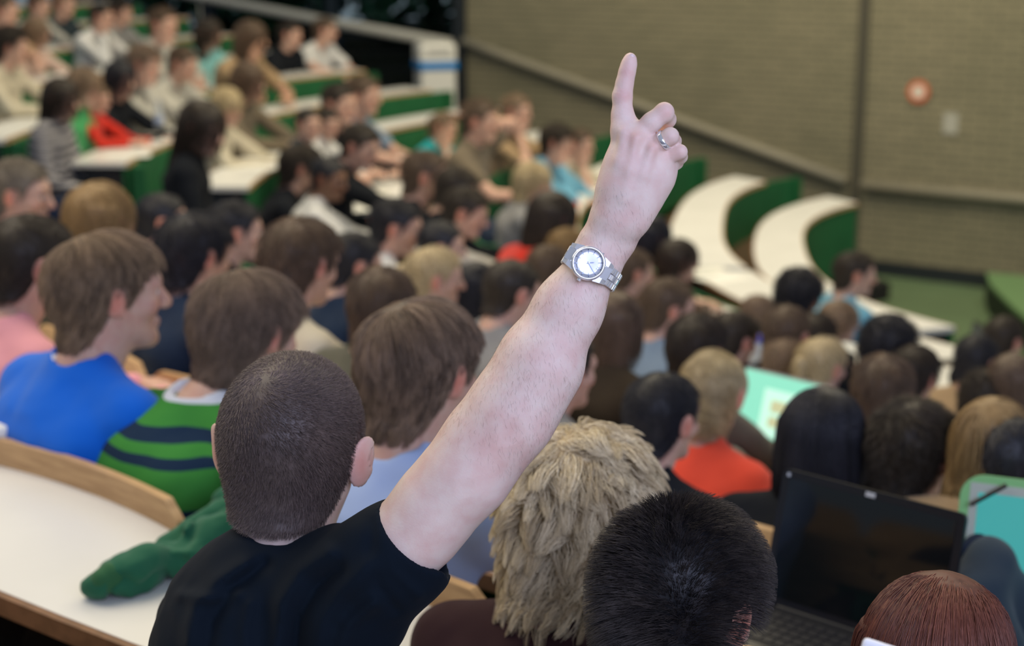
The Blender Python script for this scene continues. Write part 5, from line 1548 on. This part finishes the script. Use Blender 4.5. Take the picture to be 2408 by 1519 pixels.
 (1848, 862, 74, 'person with fair hair left of the ash-blond one by the mint laptop', 'lbrown3', 'short', GRY, 'desk', 'long', 'fair', 0, 0, .2),
 (2092, 822, 98, 'person with dark curly hair in front of the small dark screen', 'black', 'curly', BLK, 'desk', 'long', 'fair', 0, 15, .1),
 (2078, 925, 118, 'person with mid brown hair above the textured dark brown head', 'brown', 'shaggy', BLK, 'desk', 'long', 'fair', 0, 0, .2),
 (2150, 885, 82, 'person with rumpled brown hair under the small dark screen', 'dark', 'shaggy', BLK, 'desk', 'long', 'fair', 0, 10, .2),
 (2298, 850, 84, 'person with black hair and an ear showing near the right edge', 'black', 'short', TAN, 'desk', 'long', 'fair', 0, 20, .1),
 (2362, 800, 92, 'person with dark brown hair below the stage platform', 'dark', 'short', BLK, 'desk', 'long', 'fair', 0, 10, .1),
 (2318, 950, 92, 'person with dark brown hair holding a pale hand up at the right', 'dark', 'curly', BLK, 'chin', 'short', 'fair', 0, 0, .15),
 (2380, 905, 110, 'person with mid brown long hair at the right edge', 'brown', 'long', TAN, 'desk', 'long', 'fair', 0, 0, .1),
 (2335, 1050, 148, 'person with caramel hair above the green-framed laptop', 'caramel', 'bob', TAN, 'desk', 'long', 'fair', 0, 0, .15),
 (2375, 1090, 165, 'person with black cropped hair at the right edge above the green-framed laptop', 'black', 'crop', BLK, 'desk', 'long', 'fair', 0, 0, .15),
 (1322, 870, 130, 'person in a grey shirt whose ear shows behind the elbow', 'dark', 'crop', ('warm_grey', (0.30, 0.29, 0.26)), 'desk', 'long', 'fair', 0, 12, .1),
]
KROW = {(1935, 862): 4, (1848, 862): 4, (2078, 925): 5, (1785, 745): 2, (1975, 755): 2}
for p_ in PEOPLE:
    px, py, wd, lab, hc_, st, sc_, pose, slv, sk, yw, hy, pt = p_
    kw = {}
    if sc_ == 'STRIPE': kw['shirtm'] = bstripe_mat(); sc_ = None
    hy = round(math.radians(hy) / 0.3) * 0.3; pt = 0.1 if pt < 0.13 else (0.2 if pt < 0.26 else 0.32)
    if (px, py) in KROW: kw['krow'] = KROW[(px, py)]
    person(px, py, wd, lab, hc_, st, sc_, pose, slv, sk, yw, hy, pt, **kw)
for d in DEBUG: print(d)

USED = {}
for e_, k_, p_ in sorted(SEATS, key=lambda q: q[2][0], reverse=True):
    cv_ = np.array([CX, CY]) - p_[:2]; cv_ /= np.linalg.norm(cv_)
    best = min(PLACED + [(P(650, 1900, 1.9), 8, 'person in a black T-shirt raising an arm')], key=lambda q: np.linalg.norm(np.array(q[0][:2]) - p_[:2] - 0.25 * cv_))
    dd = np.linalg.norm(np.array(best[0][:2]) - p_[:2] - 0.25 * cv_)
    w_ = best[2].replace('person with ', 'one with ').replace('person in ', 'one in ').split()[:8]
    while w_[-1] in ('and', 'a', 'in', 'the', 'with', 'at', 'to', 'of', 'behind', 'above', 'next', 'left', 'right', 'its', 'between', 'vivid', 'pale', 'light', 'dark'): w_.pop()
    d_ = ' '.join(w_); n_ = USED.get(d_, 0); USED[d_] = n_ + 1
    if n_ == 0: e_['label'] = 'beech plywood seat of the ' + d_
    else: e_['label'] = 'plywood seat %s to the left of the %s' % (('', 'next', 'second', 'third', 'fourth', 'fifth', 'sixth', 'seventh', 'eighth')[n_], d_)
# ------------------------------------------------------------------ things on and around the desks
def desk_at(px, py, kk=None):
    best = None
    for k in (range(NROW) if kk is None else (kk,)):
        q = on_z(px, py, fz(k) + 0.74)
        ph = math.atan2(q[1] - CY, q[0] - CX) % (2 * PI); R = math.hypot(q[0] - CX, q[1] - CY)
        dlt_ = abs(R - (Ro(k, ph) - DESK / 2))
        if best is None or dlt_ < best[0]: best = (dlt_, k, q, ph, R)
    d, k, q, ph, R = best
    rr = min(max(R, Ro(k, ph) - DESK + 0.08), Ro(k, ph) - 0.08)
    return pol(rr, ph, fz(k) + 0.7402), k, ph
def local(m_, loc, rz_, tilt=0.0): m_.location = loc; m_.rotation_euler = (tilt, 0, rz_); return m_

M_lapblack = mat('laptop_black', (0.008, 0.009, 0.012), 0.35, 0.4)
M_scrblack = mat('screen_glass_black', (0.004, 0.006, 0.007), 0.06, 0.5)
M_key = mat('key_grey', (0.02, 0.02, 0.022), 0.5)
M_silver = mat('laptop_silver', (0.48, 0.50, 0.47), 0.35, 0.4)
M_mintlit = mat('mint_screen', (0.05, 0.12, 0.10), 0.3, emit=(0.30, 0.80, 0.58), estr=1.0)
def laptop(px, py, label, w, h, yaw, tilt=18, kk=None, bodym=None, frame=None, screen=None, extra=None, fr=0.014, cornr=0.0, base_d=None):
    q, k, ph = desk_at(px, py, kk)
    out = math.atan2(q[1] - CY, q[0] - CX) + math.radians(yaw)   # the side its user sits on
    e = empty('laptop', q, out + PI / 2, label, 'laptop')
    bd = base_d or h * 0.95
    bm = bodym or M_lapblack
    # local -y faces the user: rotate so that user is at -y
    MB().box((0, -bd / 2, 0.010), (w, bd, 0.016), None, 0.004).build('base', bm, e)
    kb = MB().box((0, -bd * 0.36, 0.0185), (w * 0.88, bd * 0.52, 0.001)); kb.build('keyboard_tray', M_key if bm is not M_silver else mat('tray', (0.25, 0.25, 0.24), 0.5), e)
    mb = MB()
    for i in range(14):
        for j in range(5):
            mb.box(((i - 6.5) * w * 0.062, -bd * 0.15 - j * bd * 0.10, 0.020), (w * 0.052, bd * 0.08, 0.002))
    o = mb.build('keys', M_key if bm is not M_silver else mat('keys_pale', (0.30, 0.30, 0.29), 0.5), e); o['kind'] = 'stuff'
    MB().box((0, -bd * 0.80, 0.0186), (w * 0.28, bd * 0.22, 0.001)).build('touchpad', M_key, e)
    MB().tube([(-w * 0.4, 0, 0.016), (w * 0.4, 0, 0.016)], 0.006, 8).build('hinge', M_lapblack, e)
    t = math.radians(tilt)
    def panel(name, x0, x1, z0, z1, y, th, m, r=0.0):
        mb = MB(); n = 6
        if r <= 0: pts = [(x0, z0), (x1, z0), (x1, z1), (x0, z1)]
        else:
            pts = []
            for cx_, cz_, a0 in ((x1 - r, z0 + r, -90), (x1 - r, z1 - r, 0), (x0 + r, z1 - r, 90), (x0 + r, z0 + r, 180)):
                for i in range(n + 1):
                    a = math.radians(a0 + 90 * i / n); pts.append((cx_ + r * math.cos(a), cz_ + r * math.sin(a)))
        m_ = len(pts)
        V = []
        for yy in (y, y + th):
            for x, z in pts:
                V.append((x, yy * math.cos(t) + z * math.sin(t), 0.014 + z * math.cos(t) - yy * math.sin(t)))
        Fs = [tuple(range(m_)), tuple(range(m_, 2 * m_))[::-1]] + [((i + 1) % m_, i, m_ + i, m_ + (i + 1) % m_) for i in range(m_)]
        return mb.add(V, Fs).build(name, m, e)
    panel('lid', -w / 2, w / 2, 0.0, h, 0.0, 0.009, bm, cornr or 0.012)
    if frame is not None: panel('lid_rim', -w / 2 - 0.012, w / 2 + 0.012, -0.0, h + 0.012, 0.003, 0.008, frame, 0.04)
    panel('screen', -w / 2 + fr, w / 2 - fr, fr * 1.4, h - fr, -0.001, 0.001, screen or M_scrblack)
    if extra: extra(e, panel, w, h)
    return e
def bl_extra(e, panel, w, h):
    panel('camera_bezel', -0.009, 0.009, h - 0.012, h - 0.004, -0.0016, 0.001, M_polish)
    panel('screen_stand_off', -w / 2 + 0.010, -w / 2 + 0.016, h - 0.012, h - 0.006, -0.002, 0.001, M_polish)
laptop(1990, 1502, 'large open black laptop with a switched-off glossy screen at the lower right', 0.345, 0.245, -11, 14, 7, extra=bl_extra)
def mint_extra(e, panel, w, h):
    panel('window_panel', -w * 0.22, w * 0.30, h * 0.14, h * 0.78, -0.0022, 0.001, mat('screen_page', (0.2, 0.3, 0.25), 0.3, emit=(0.62, 1.0, 0.80), estr=0.95))
    panel('text_block', -w * 0.12, w * 0.22, h * 0.28, h * 0.42, -0.0034, 0.001, mat('screen_text', (0.2, 0.2, 0.1), 0.3, emit=(0.62, 0.62, 0.36), estr=0.9))
    panel('text_block', -w * 0.12, w * 0.22, h * 0.48, h * 0.64, -0.0034, 0.001, mat('screen_text', (0.2, 0.2, 0.1), 0.3, emit=(0.62, 0.62, 0.36), estr=0.9))
    panel('side_bar', w * 0.40, w * 0.46, h * 0.5, h * 0.86, -0.0026, 0.001, mat('screen_teal', (0.0, 0.1, 0.1), 0.3, emit=(0.0, 0.30, 0.33), estr=0.9))
laptop(1818, 1068, 'open silver laptop with a glowing mint green screen', 0.305, 0.215, -8, 16, 5, bodym=M_silver, screen=M_mintlit, extra=mint_extra, fr=0.006)
def green_extra(e, panel, w, h):
    panel('screen_border', -w / 2 + 0.016, w / 2 - 0.016, 0.02, h - 0.014, -0.0006, 0.0005, mat('pale_border', (0.42, 0.47, 0.40), 0.5))
    MB().tube([(-w / 2 + 0.02, -0.012 + (h * .86) * math.sin(math.radians(14)), h * 0.84), (-w / 2 + 0.075, -0.012 + h * math.sin(math.radians(14)), h * 0.99)], 0.004, 8).build('stylus', M_lapblack, e)
laptop(2478, 1530, 'laptop with a light green rounded frame and teal screen at the right edge', 0.35, 0.265, 6, 14, 7, bodym=mat('laptop_green', (0.22, 0.50, 0.20), 0.4), screen=mat('teal_screen', (0.02, 0.06, 0.06), 0.2, emit=(0.05, 0.33, 0.32), estr=1.0), extra=green_extra, fr=0.030, cornr=0.04)
laptop(2192, 900, 'small dark teal laptop screen standing open in front of the green floor', 0.26, 0.20, -38, 10, 1, screen=mat('dark_teal_screen', (0.006, 0.03, 0.035), 0.2))
# white tablet in the bottom right corner
def tablet():
    e = empty('tablet', P(2150, 1640, 1.30), 0, 'white rounded corner of a tablet at the bottom edge over the auburn hair', 'tablet')
    ux = P(2300, 1585, 1.30) - P(2035, 1500, 1.34); ux /= np.linalg.norm(ux); uz = np.array([0, 0.35, 1.0]); uz -= ux * (uz @ ux); uz /= np.linalg.norm(uz); uy = np.cross(uz, ux)
    tl = P(2031, 1497, 1.34)
    M = np.eye(4); M[:3, 0] = ux; M[:3, 1] = uy; M[:3, 2] = uz; M[:3, 3] = tl + ux * 0.12 - uz * 0.085
    e.matrix_world = Matrix(M.tolist())
    MB().box((0, 0, 0), (0.24, 0.008, 0.17), None, 0.0038).build('case', mat('tablet_white', (0.85, 0.86, 0.90), 0.3, 0.5), e)
    MB().box((0, -0.0042, 0), (0.20, 0.001, 0.14)).build('screen', M_scrblack, e)
    MB().box((0, 0.0042, 0), (0.20, 0.001, 0.14)).build('back_plate', mat('tablet_back', (0.7, 0.71, 0.74), 0.3, 0.5), e)
    MB().tube([(0, 0.02, -0.0), (0, 0.10, -0.19)], 0.004, 8).build('stand', mat('tablet_back', (0.7, 0.71, 0.74), 0.3, 0.5), e)
tablet()

# bottles and cups
def bottle(px, py, label, cap, h=0.22, kk=None, body=None):
    q, k, ph = desk_at(px, py, kk)
    e = empty('bottle', q, 0, label, 'bottle')
    r = 0.032
    MB().lathe([(r * .9, 0), (r, 0.01), (r, h * .6), (r * .92, h * .68), (r * .5, h * .85), (r * .4, h * .9)], 20).build('bottle_body', body or mat('clear_plastic', (0.50, 0.54, 0.56), 0.15, 0.5), e, True)
    MB().lathe([(r * 1.02, h * .28), (r * 1.02, h * .5)], 20).build('bottle_label', mat('label_pale', (0.25, 0.33, 0.55), 0.5), e, True)
    MB().lathe([(r * .48, h * .88), (r * .48, h), (0.001, h)], 16).build('cap', cap, e)
M_bcap = mat('blue_cap', (0.01, 0.06, 0.62), 0.35)
bottle(1803, 900, 'plastic bottle with a bright blue cap beside the mint laptop', M_bcap, 0.19)
bottle(2072, 905, 'bottle with a blue cap between two dark heads at the right', M_bcap, 0.19)
bottle(375, 312, 'clear bottle standing on the white table at the upper left', mat('pale_cap', (0.5, 0.55, 0.6), 0.4), 0.24)
def cup(px, py, label, m, h=0.10, r=0.038, kk=None):
    q, k, ph = desk_at(px, py, kk)
    e = empty('cup', q, 0, label, 'cup')
    MB().lathe([(r * .75, 0), (r, h), (r * .95, h), (r * .7, 0.004)], 20).build('cup_body', m, e, True)
    MB().lathe([(r * 1.05, h), (r * 1.05, h + .006), (r * .9, h + 0.012), (.001, h + 0.012)], 20).build('lid', mat('lid_white', (0.75, 0.75, 0.70), 0.4), e, True)
M_cupw = mat('cup_white', (0.72, 0.70, 0.62), 0.5); M_cupg = mat('cup_green', (0.12, 0.40, 0.10), 0.5)
cup(2035, 892, 'white paper cup beside the blue-capped bottle at the right', M_cupw, 0.12, 0.045)
cup(872, 400, 'white cup on the table in the middle of the hall', M_cupw)
cup(1128, 422, 'white cup on the left of a pair beside a green one', M_cupw)
cup(1150, 425, 'small green cup between two white ones', M_cupg, 0.09, 0.034)
cup(1176, 428, 'white cup on the right of a pair beside a green one', M_cupw)
def tub():
    q = on_z(-2, 1075, 0.7405)
    e = empty('food_tub', q, 0.3, 'clear takeaway tub with a white lid at the left edge of the long desk', 'container')
    MB().lathe([(0.042, 0), (0.052, 0.055), (0.050, 0.055), (0.040, 0.003)], 28).build('tub_body', mat('tub_clear', (0.58, 0.57, 0.55), 0.2, 0.5), e, True)
    MB().lathe([(0.054, 0.052), (0.056, 0.056), (0.056, 0.072), (0.050, 0.078), (0.001, 0.078)], 28).build('lid', mat('lid_white', (0.75, 0.75, 0.70), 0.4), e, True)
tub()
# papers, notebooks, pencil cases
def flat(name, cat, px, py, w, d, label, m, rot=0.0, th=0.002, kk=None, top=None, group=None):
    q, k, ph = desk_at(px, py, kk)
    e = empty(name, q, ph + PI / 2 + rot, label, cat, group)
    if name == 'notebook':
        MB().box((0, 0, th / 2), (w, d, th)).build('cover', m, e)
        MB().box((0, 0, th + 0.003), (w * .94, d * .95, 0.005)).build('pages', mat('page_white', (0.78, 0.77, 0.70), 0.7), e)
        MB().box((-w / 2 + 0.006, 0, th + 0.0065), (0.010, d * .95, 0.001)).build('binding', m, e)
    elif name == 'pencil_case':
        MB().box((0, 0, 0.018), (w, d, 0.036), None, 0.012).build('pouch', m, e)
        MB().box((0, 0, 0.0365), (w * .85, 0.004, 0.002)).build('zip', M_dark, e)
    else:
        o = MB().box((0, 0, 0.0006), (w, d, 0.0012)).build('sheet', m, e)
        MB().box((0.01, 0.012, 0.0020), (w * .97, d * .96, 0.0010), rotz(0.12)).build('sheet', m, e)
    return e
M_pap = mat('paper', (0.80, 0.80, 0.75), 0.8); M_orange = mat('orange_card', (0.85, 0.17, 0.05), 0.6); M_redc = mat('red_cloth', (0.60, 0.05, 0.02), 0.7); M_coral = mat('coral_card', (0.85, 0.17, 0.14), 0.6); M_blk = mat('black_cover', (0.015, 0.015, 0.017), 0.5)
flat('pencil_case', 'pencil case', 320, 335, 0.22, 0.07, 'red pencil case on the white table end at the upper left', M_redc, 1.5)
flat('folder', 'folder', 800, 742, 0.22, 0.16, 'orange folder on the desk right of the shaggy light brown hair', M_orange, 0.1)
flat('paper_sheet', 'paper', 812, 790, 0.24, 0.18, 'white sheet just below the orange folder', M_pap, 0.2)
flat('notebook', 'notebook', 1032, 522, 0.24, 0.18, 'coral notebook in front of the jet black hair', M_coral, 0.2)
flat('paper_sheet', 'paper', 300, 365, 0.21, 0.29, 'white sheets at the end of the table with the red pencil case', M_pap, 0.2)
flat('paper_sheet', 'paper', 600, 395, 0.21, 0.29, 'white sheets on the second table end from the left', M_pap, -0.1)
flat('notebook', 'notebook', 690, 310, 0.22, 0.26, 'open notebook in front of the coral scarf', M_blk, 0.3)
flat('notebook', 'notebook', 880, 455, 0.26, 0.20, 'black notebook on the middle table right of the white shirt', M_blk, 0.2)
flat('paper_sheet', 'paper', 850, 490, 0.21, 0.29, 'white sheet right of the black notebook in mid hall', M_pap, 0.4)
flat('pencil_case', 'pencil case', 1178, 502, 0.14, 0.06, 'small orange pencil case on the table left of the red sleeve', M_orange, 0.2)
flat('pencil_case', 'pencil case', 1390, 492, 0.20, 0.06, 'flat red pencil case just left of the wrist', M_redc, 0.0)
flat('paper_sheet', 'paper', 1700, 655, 0.21, 0.29, 'white sheets on the second curved desk', M_pap, 0.5)
flat('notebook', 'notebook', 1665, 640, 0.18, 0.24, 'small notebook on the second curved desk', mat('green_card', (0.12, 0.25, 0.2), 0.6), 0.3)
flat('paper_sheet', 'paper', 1460, 905, 0.21, 0.29, 'white sheet on the desk left of the neat black hair', M_pap, 0.3)
flat('paper_sheet', 'paper', 20, 300, 0.21, 0.29, 'white sheets on the table at the left edge', M_pap, 0.3)
flat('notebook', 'notebook', 60, 262, 0.18, 0.24, 'notebook on the table beside the striped top', mat('beige_card', (0.5, 0.42, 0.3), 0.6), 0.1)
flat('paper_sheet', 'paper', 1180, 350, 0.21, 0.29, 'white sheets in front of the arm held behind the head', M_pap, 0.3)

# tall bin by the wall
def bin_():
    q = P(1024, 215, 15.9); ph = math.atan2(q[1] - CY, q[0] - CX) % (2 * PI)
    kf = max(k for k in range(NROW) if Ro(k, ph) - DESK - 0.02 < math.hypot(q[0] - CX, q[1] - CY))
    base = fz(kf); top = P(1024, 97, 15.9)[2]; H = top - base
    e = empty('waste_bin', (q[0], q[1], base), 0.25, 'tall white waste bin with a blue band at the top of the wall stairs', 'bin')
    MB().box((0, 0, H * 0.40), (0.36, 0.36, H * 0.80), None, 0.03).build('bin_body', M_white, e)
    MB().box((0, 0, H * 0.885), (0.38, 0.38, H * 0.23), None, 0.05).build('hood', M_white, e)
    zb = P(1024, 150, 15.9)[2] - base
    MB().box((0, 0, zb), (0.387, 0.387, 0.085), None, 0.01).build('band', mat('band_blue', (0.0, 0.20, 0.55), 0.4), e)
    MB().box((0, -0.188, H * 0.93), (0.24, 0.02, 0.07), None, 0.005).build('flap', mat('flap_grey', (0.45, 0.45, 0.42), 0.4), e)
bin_()

# green jacket lying over the desk beside the man
def jacket():
    zt = 0.745
    def J(px, py, dz=0.0): q = on_z(px, py, zt); q[2] += dz; return q
    o0 = J(400, 1360)
    e = empty('jacket', o0, 0, 'dark green jacket lying across the white desk left of the black T-shirt', 'jacket')
    p = []
    def tubes(pts, k=0.02):
        for a, b in zip(pts[:-1], pts[1:]): p.append(rc(a[0], b[0], a[1], b[1], k))
    tubes([(J(248, 1402, 0.018), 0.024), (J(300, 1385, 0.020), 0.030), (J(350, 1370, 0.028), 0.034), (J(420, 1350, 0.03), 0.036), (J(510, 1320, 0.04), 0.05), (J(600, 1310, 0.04), 0.06)])
    tubes([(J(330, 1355, 0.012), 0.022), (J(410, 1315, 0.018), 0.028), (J(480, 1280, 0.025), 0.032), (J(560, 1250, 0.035), 0.045), (J(640, 1220, 0.03), 0.05)])
    tubes([(J(235, 1398, 0.010), 0.018), (J(262, 1372, 0.010), 0.016), (J(330, 1350, 0.012), 0.018)])
    tubes([(J(560, 1240, 0.05), 0.03), (J(620, 1200, 0.07), 0.035)])
    def post(D, X):
        q = X.reshape(-1, 3); m = np.abs(D.ravel()) < 0.02; nn = np.zeros(len(q)); qq = q[m]
        nn[m] = vnoise(qq * np.array([22, 22, 30.0]) + 3, 8) * 0.014 + (1 - np.abs(vnoise(qq * np.array([26, 14, 20.0]) + 9, 12)) * 3).clip(0, 1) * 0.009 + vnoise(qq * 60, 9) * 0.0015
        D = D + nn.reshape(D.shape)
        return np.maximum(D, (zt - 0.001) - X[..., 2])
    V, Q = sdf_mesh(p, 0.0035, post)
    mg = cloth('forest_green', (0.02, 0.12, 0.065))
    link('jacket_body', npmesh('jacket_body', V - o0, Q), mg, e)
    p.clear()
    tubes([(J(245, 1404, 0.026), 0.022), (J(262, 1398, 0.028), 0.026)], 0.01)
    V, Q = sdf_mesh(p, 0.003, None)
    link('cuff', npmesh('cuff', V - o0, Q), cloth('forest_cuff', (0.03, 0.12, 0.05)), e)
jacket()
# dark blue bag on the seat at the lower left
def bag():
    c = P(20, 1480, 2.35)
    q = np.array([c[0], c[1], fz(8) + 0.0]); H = 0.62
    e = empty('backpack', q, 0.5, 'dark navy backpack below the desk in the lower left corner', 'bag')
    V, Q = sdf_mesh([rc((-0.10, 0, 0.14), (0.10, 0, 0.14), 0.11, 0.11, 0.06), rc((-0.08, 0, 0.44), (0.08, 0, 0.44), 0.10, 0.10, 0.08), rc((0, 0, 0.14), (0, 0, 0.44), 0.14, 0.12, 0.08)], 0.008, lambda D, X: np.maximum(D + 0.004 * vnoise(X.reshape(-1, 3) * 18, 3).reshape(D.shape), 0.004 - X[..., 2]))
    link('bag_body', npmesh('bag_body', V, Q), cloth('bag_navy', (0.008, 0.016, 0.04)), e)
    MB().tube([(-0.05, 0, 0.52), (-0.04, 0, 0.59), (0.04, 0, 0.59), (0.05, 0, 0.52)], 0.008, 8).build('handle', M_dark, e)
    V, Q = sdf_mesh([rc((-0.07, -0.13, 0.12), (0.07, -0.13, 0.12), 0.05, 0.05, 0.03), rc((-0.07, -0.13, 0.24), (0.07, -0.13, 0.24), 0.045, 0.045, 0.06)], 0.007)
    link('pocket', npmesh('pocket', V, Q), cloth('bag_navy2', (0.012, 0.02, 0.045)), e)
bag()

# trees outside the window
def tree(t, off, h, r, seed, lab):
    g = wall(t, -1.2, -off)
    e = empty('tree', g, 0, lab, 'tree')
    rr = np.random.default_rng(seed)
    MB().tube([(0, 0, 0), (0.1, 0, h * .35), (0, 0.1, h * .7)], [0.16, 0.12, 0.05], 9).build('trunk', mat('bark', (0.05, 0.04, 0.03), 0.9), e)
    n = (5200, 6500, 9500, 9500)[seed - 40]
    d = rr.normal(size=(n, 3)); d /= np.linalg.norm(d, axis=1)[:, None]
    c = d * (rr.uniform(0.25, 1, n) ** 0.5)[:, None] * np.array([r, r, h * 0.42]) + [0, 0, h * 0.62]
    a = rr.normal(size=(n, 3)); a /= np.linalg.norm(a, axis=1)[:, None]; b = np.cross(a, rr.normal(size=(n, 3))); b /= np.linalg.norm(b, axis=1)[:, None]
    s = rr.uniform(0.09, 0.18, n)[:, None]
    V = np.stack([c - a * s, c + b * s * .5, c + a * s, c - b * s * .5], 1).reshape(-1, 3)
    o = link('foliage', npmesh('foliage', V, np.arange(n * 4).reshape(-1, 4), False), mat('leaf_green', (0.02, 0.085, 0.045), 0.6, col2=(0.012, 0.05, 0.035), vscale=1.2), e)
    o['kind'] = 'stuff'
for i, (t, off, h, r, lab) in enumerate(((5.0, 2.2, 6.5, 1.3, 'leafy tree outside the window nearest the brick wall'), (7.0, 3.0, 7.5, 1.9, 'leafy tree outside the window, second from the brick wall'), (9.4, 2.6, 7.0, 1.9, 'leafy tree outside the window, third from the brick wall'), (12.0, 3.0, 7.5, 2.2, 'leafy tree outside the window, farthest left'))):
    tree(t, off, h, r, 40 + i, lab)
mb = MB(); 
gq = wall(8, -1.25, -8)
o = MB().box((gq[0], gq[1], -1.4), (30, 12, 0.2), rotz(math.atan2(WD[1], WD[0]))).build('floor_outside', mat('lawn', (0.03, 0.08, 0.02), 0.9, var=0.4, vscale=3)); o['kind'] = 'structure'

def coat():
    p = []
    for pts in ([(2330, 1330, 2.62, 60), (2290, 1400, 2.60, 75), (2300, 1500, 2.58, 90), (2330, 1600, 2.58, 90)], [(2330, 1330, 2.62, 60), (2375, 1420, 2.66, 62), (2400, 1540, 2.68, 70)]):
        p += chain(pts, 0.03)
    o0 = P(2330, 1600, 2.6)
    e = empty('coat', o0, 0, 'dark slate coat heaped between the black laptop and the green-framed one', 'coat')
    def post(D, X): 
        q = X.reshape(-1, 3); m = np.abs(D.ravel()) < 0.02; nn = np.zeros(len(q)); qq = q[m]
        nn[m] = vnoise(qq * np.array([14, 14, 20.0]), 18) * 0.009
        return D + nn.reshape(D.shape)
    V, Q = sdf_mesh(p, 0.006, post)
    link('coat_body', npmesh('coat_body', V - o0, Q), cloth('slate2', (0.025, 0.04, 0.055)), e)
    V, Q = sdf_mesh(chain([(2262, 1300, 2.64, 22), (2300, 1285, 2.64, 24), (2345, 1300, 2.66, 22)], 0.02), 0.005)
    link('coat_collar', npmesh('coat_collar', V - o0, Q), cloth('slate3', (0.012, 0.02, 0.04)), e)
coat()

# small white print on the back of the bright blue T-shirt
def print_mark():
    from mathutils.bvhtree import BVHTree
    for e in COL.objects:
        if e.type == 'EMPTY' and 'bright blue T-shirt looking right' in e.get('label', ''): break
    sh = [o for o in e.children if o.name.startswith('shirt')][0]
    M = Matrix.LocRotScale(e.location, e.rotation_euler, e.scale); Mi = M.inverted()
    bv = BVHTree.FromPolygons([v.co for v in sh.data.vertices], [tuple(p.vertices) for p in sh.data.polygons])
    o_ = Mi @ Vector(CAM)
    V = []; n, m = 18, 5
    for j in range(m):
        for i in range(n):
            x = 122 + 50 * i / (n - 1); y = 830 + 3.5 * j + 5 * math.sin(i * 0.9) + 4 * (i / n)
            h = bv.ray_cast(o_, (Mi @ Vector(P(x, y, 3)) - o_).normalized())
            if h[0] is None: return
            V.append(np.array(h[0]) + np.array(h[1]) * 0.0012)
    Fs = [(j * n + i, j * n + i + 1, (j + 1) * n + i + 1, (j + 1) * n + i) for j in range(m - 1) for i in range(n - 1)]
    MB().add(V, Fs).build('white_print', mat('print_white', (0.75, 0.78, 0.85), 0.7), e)
print_mark()
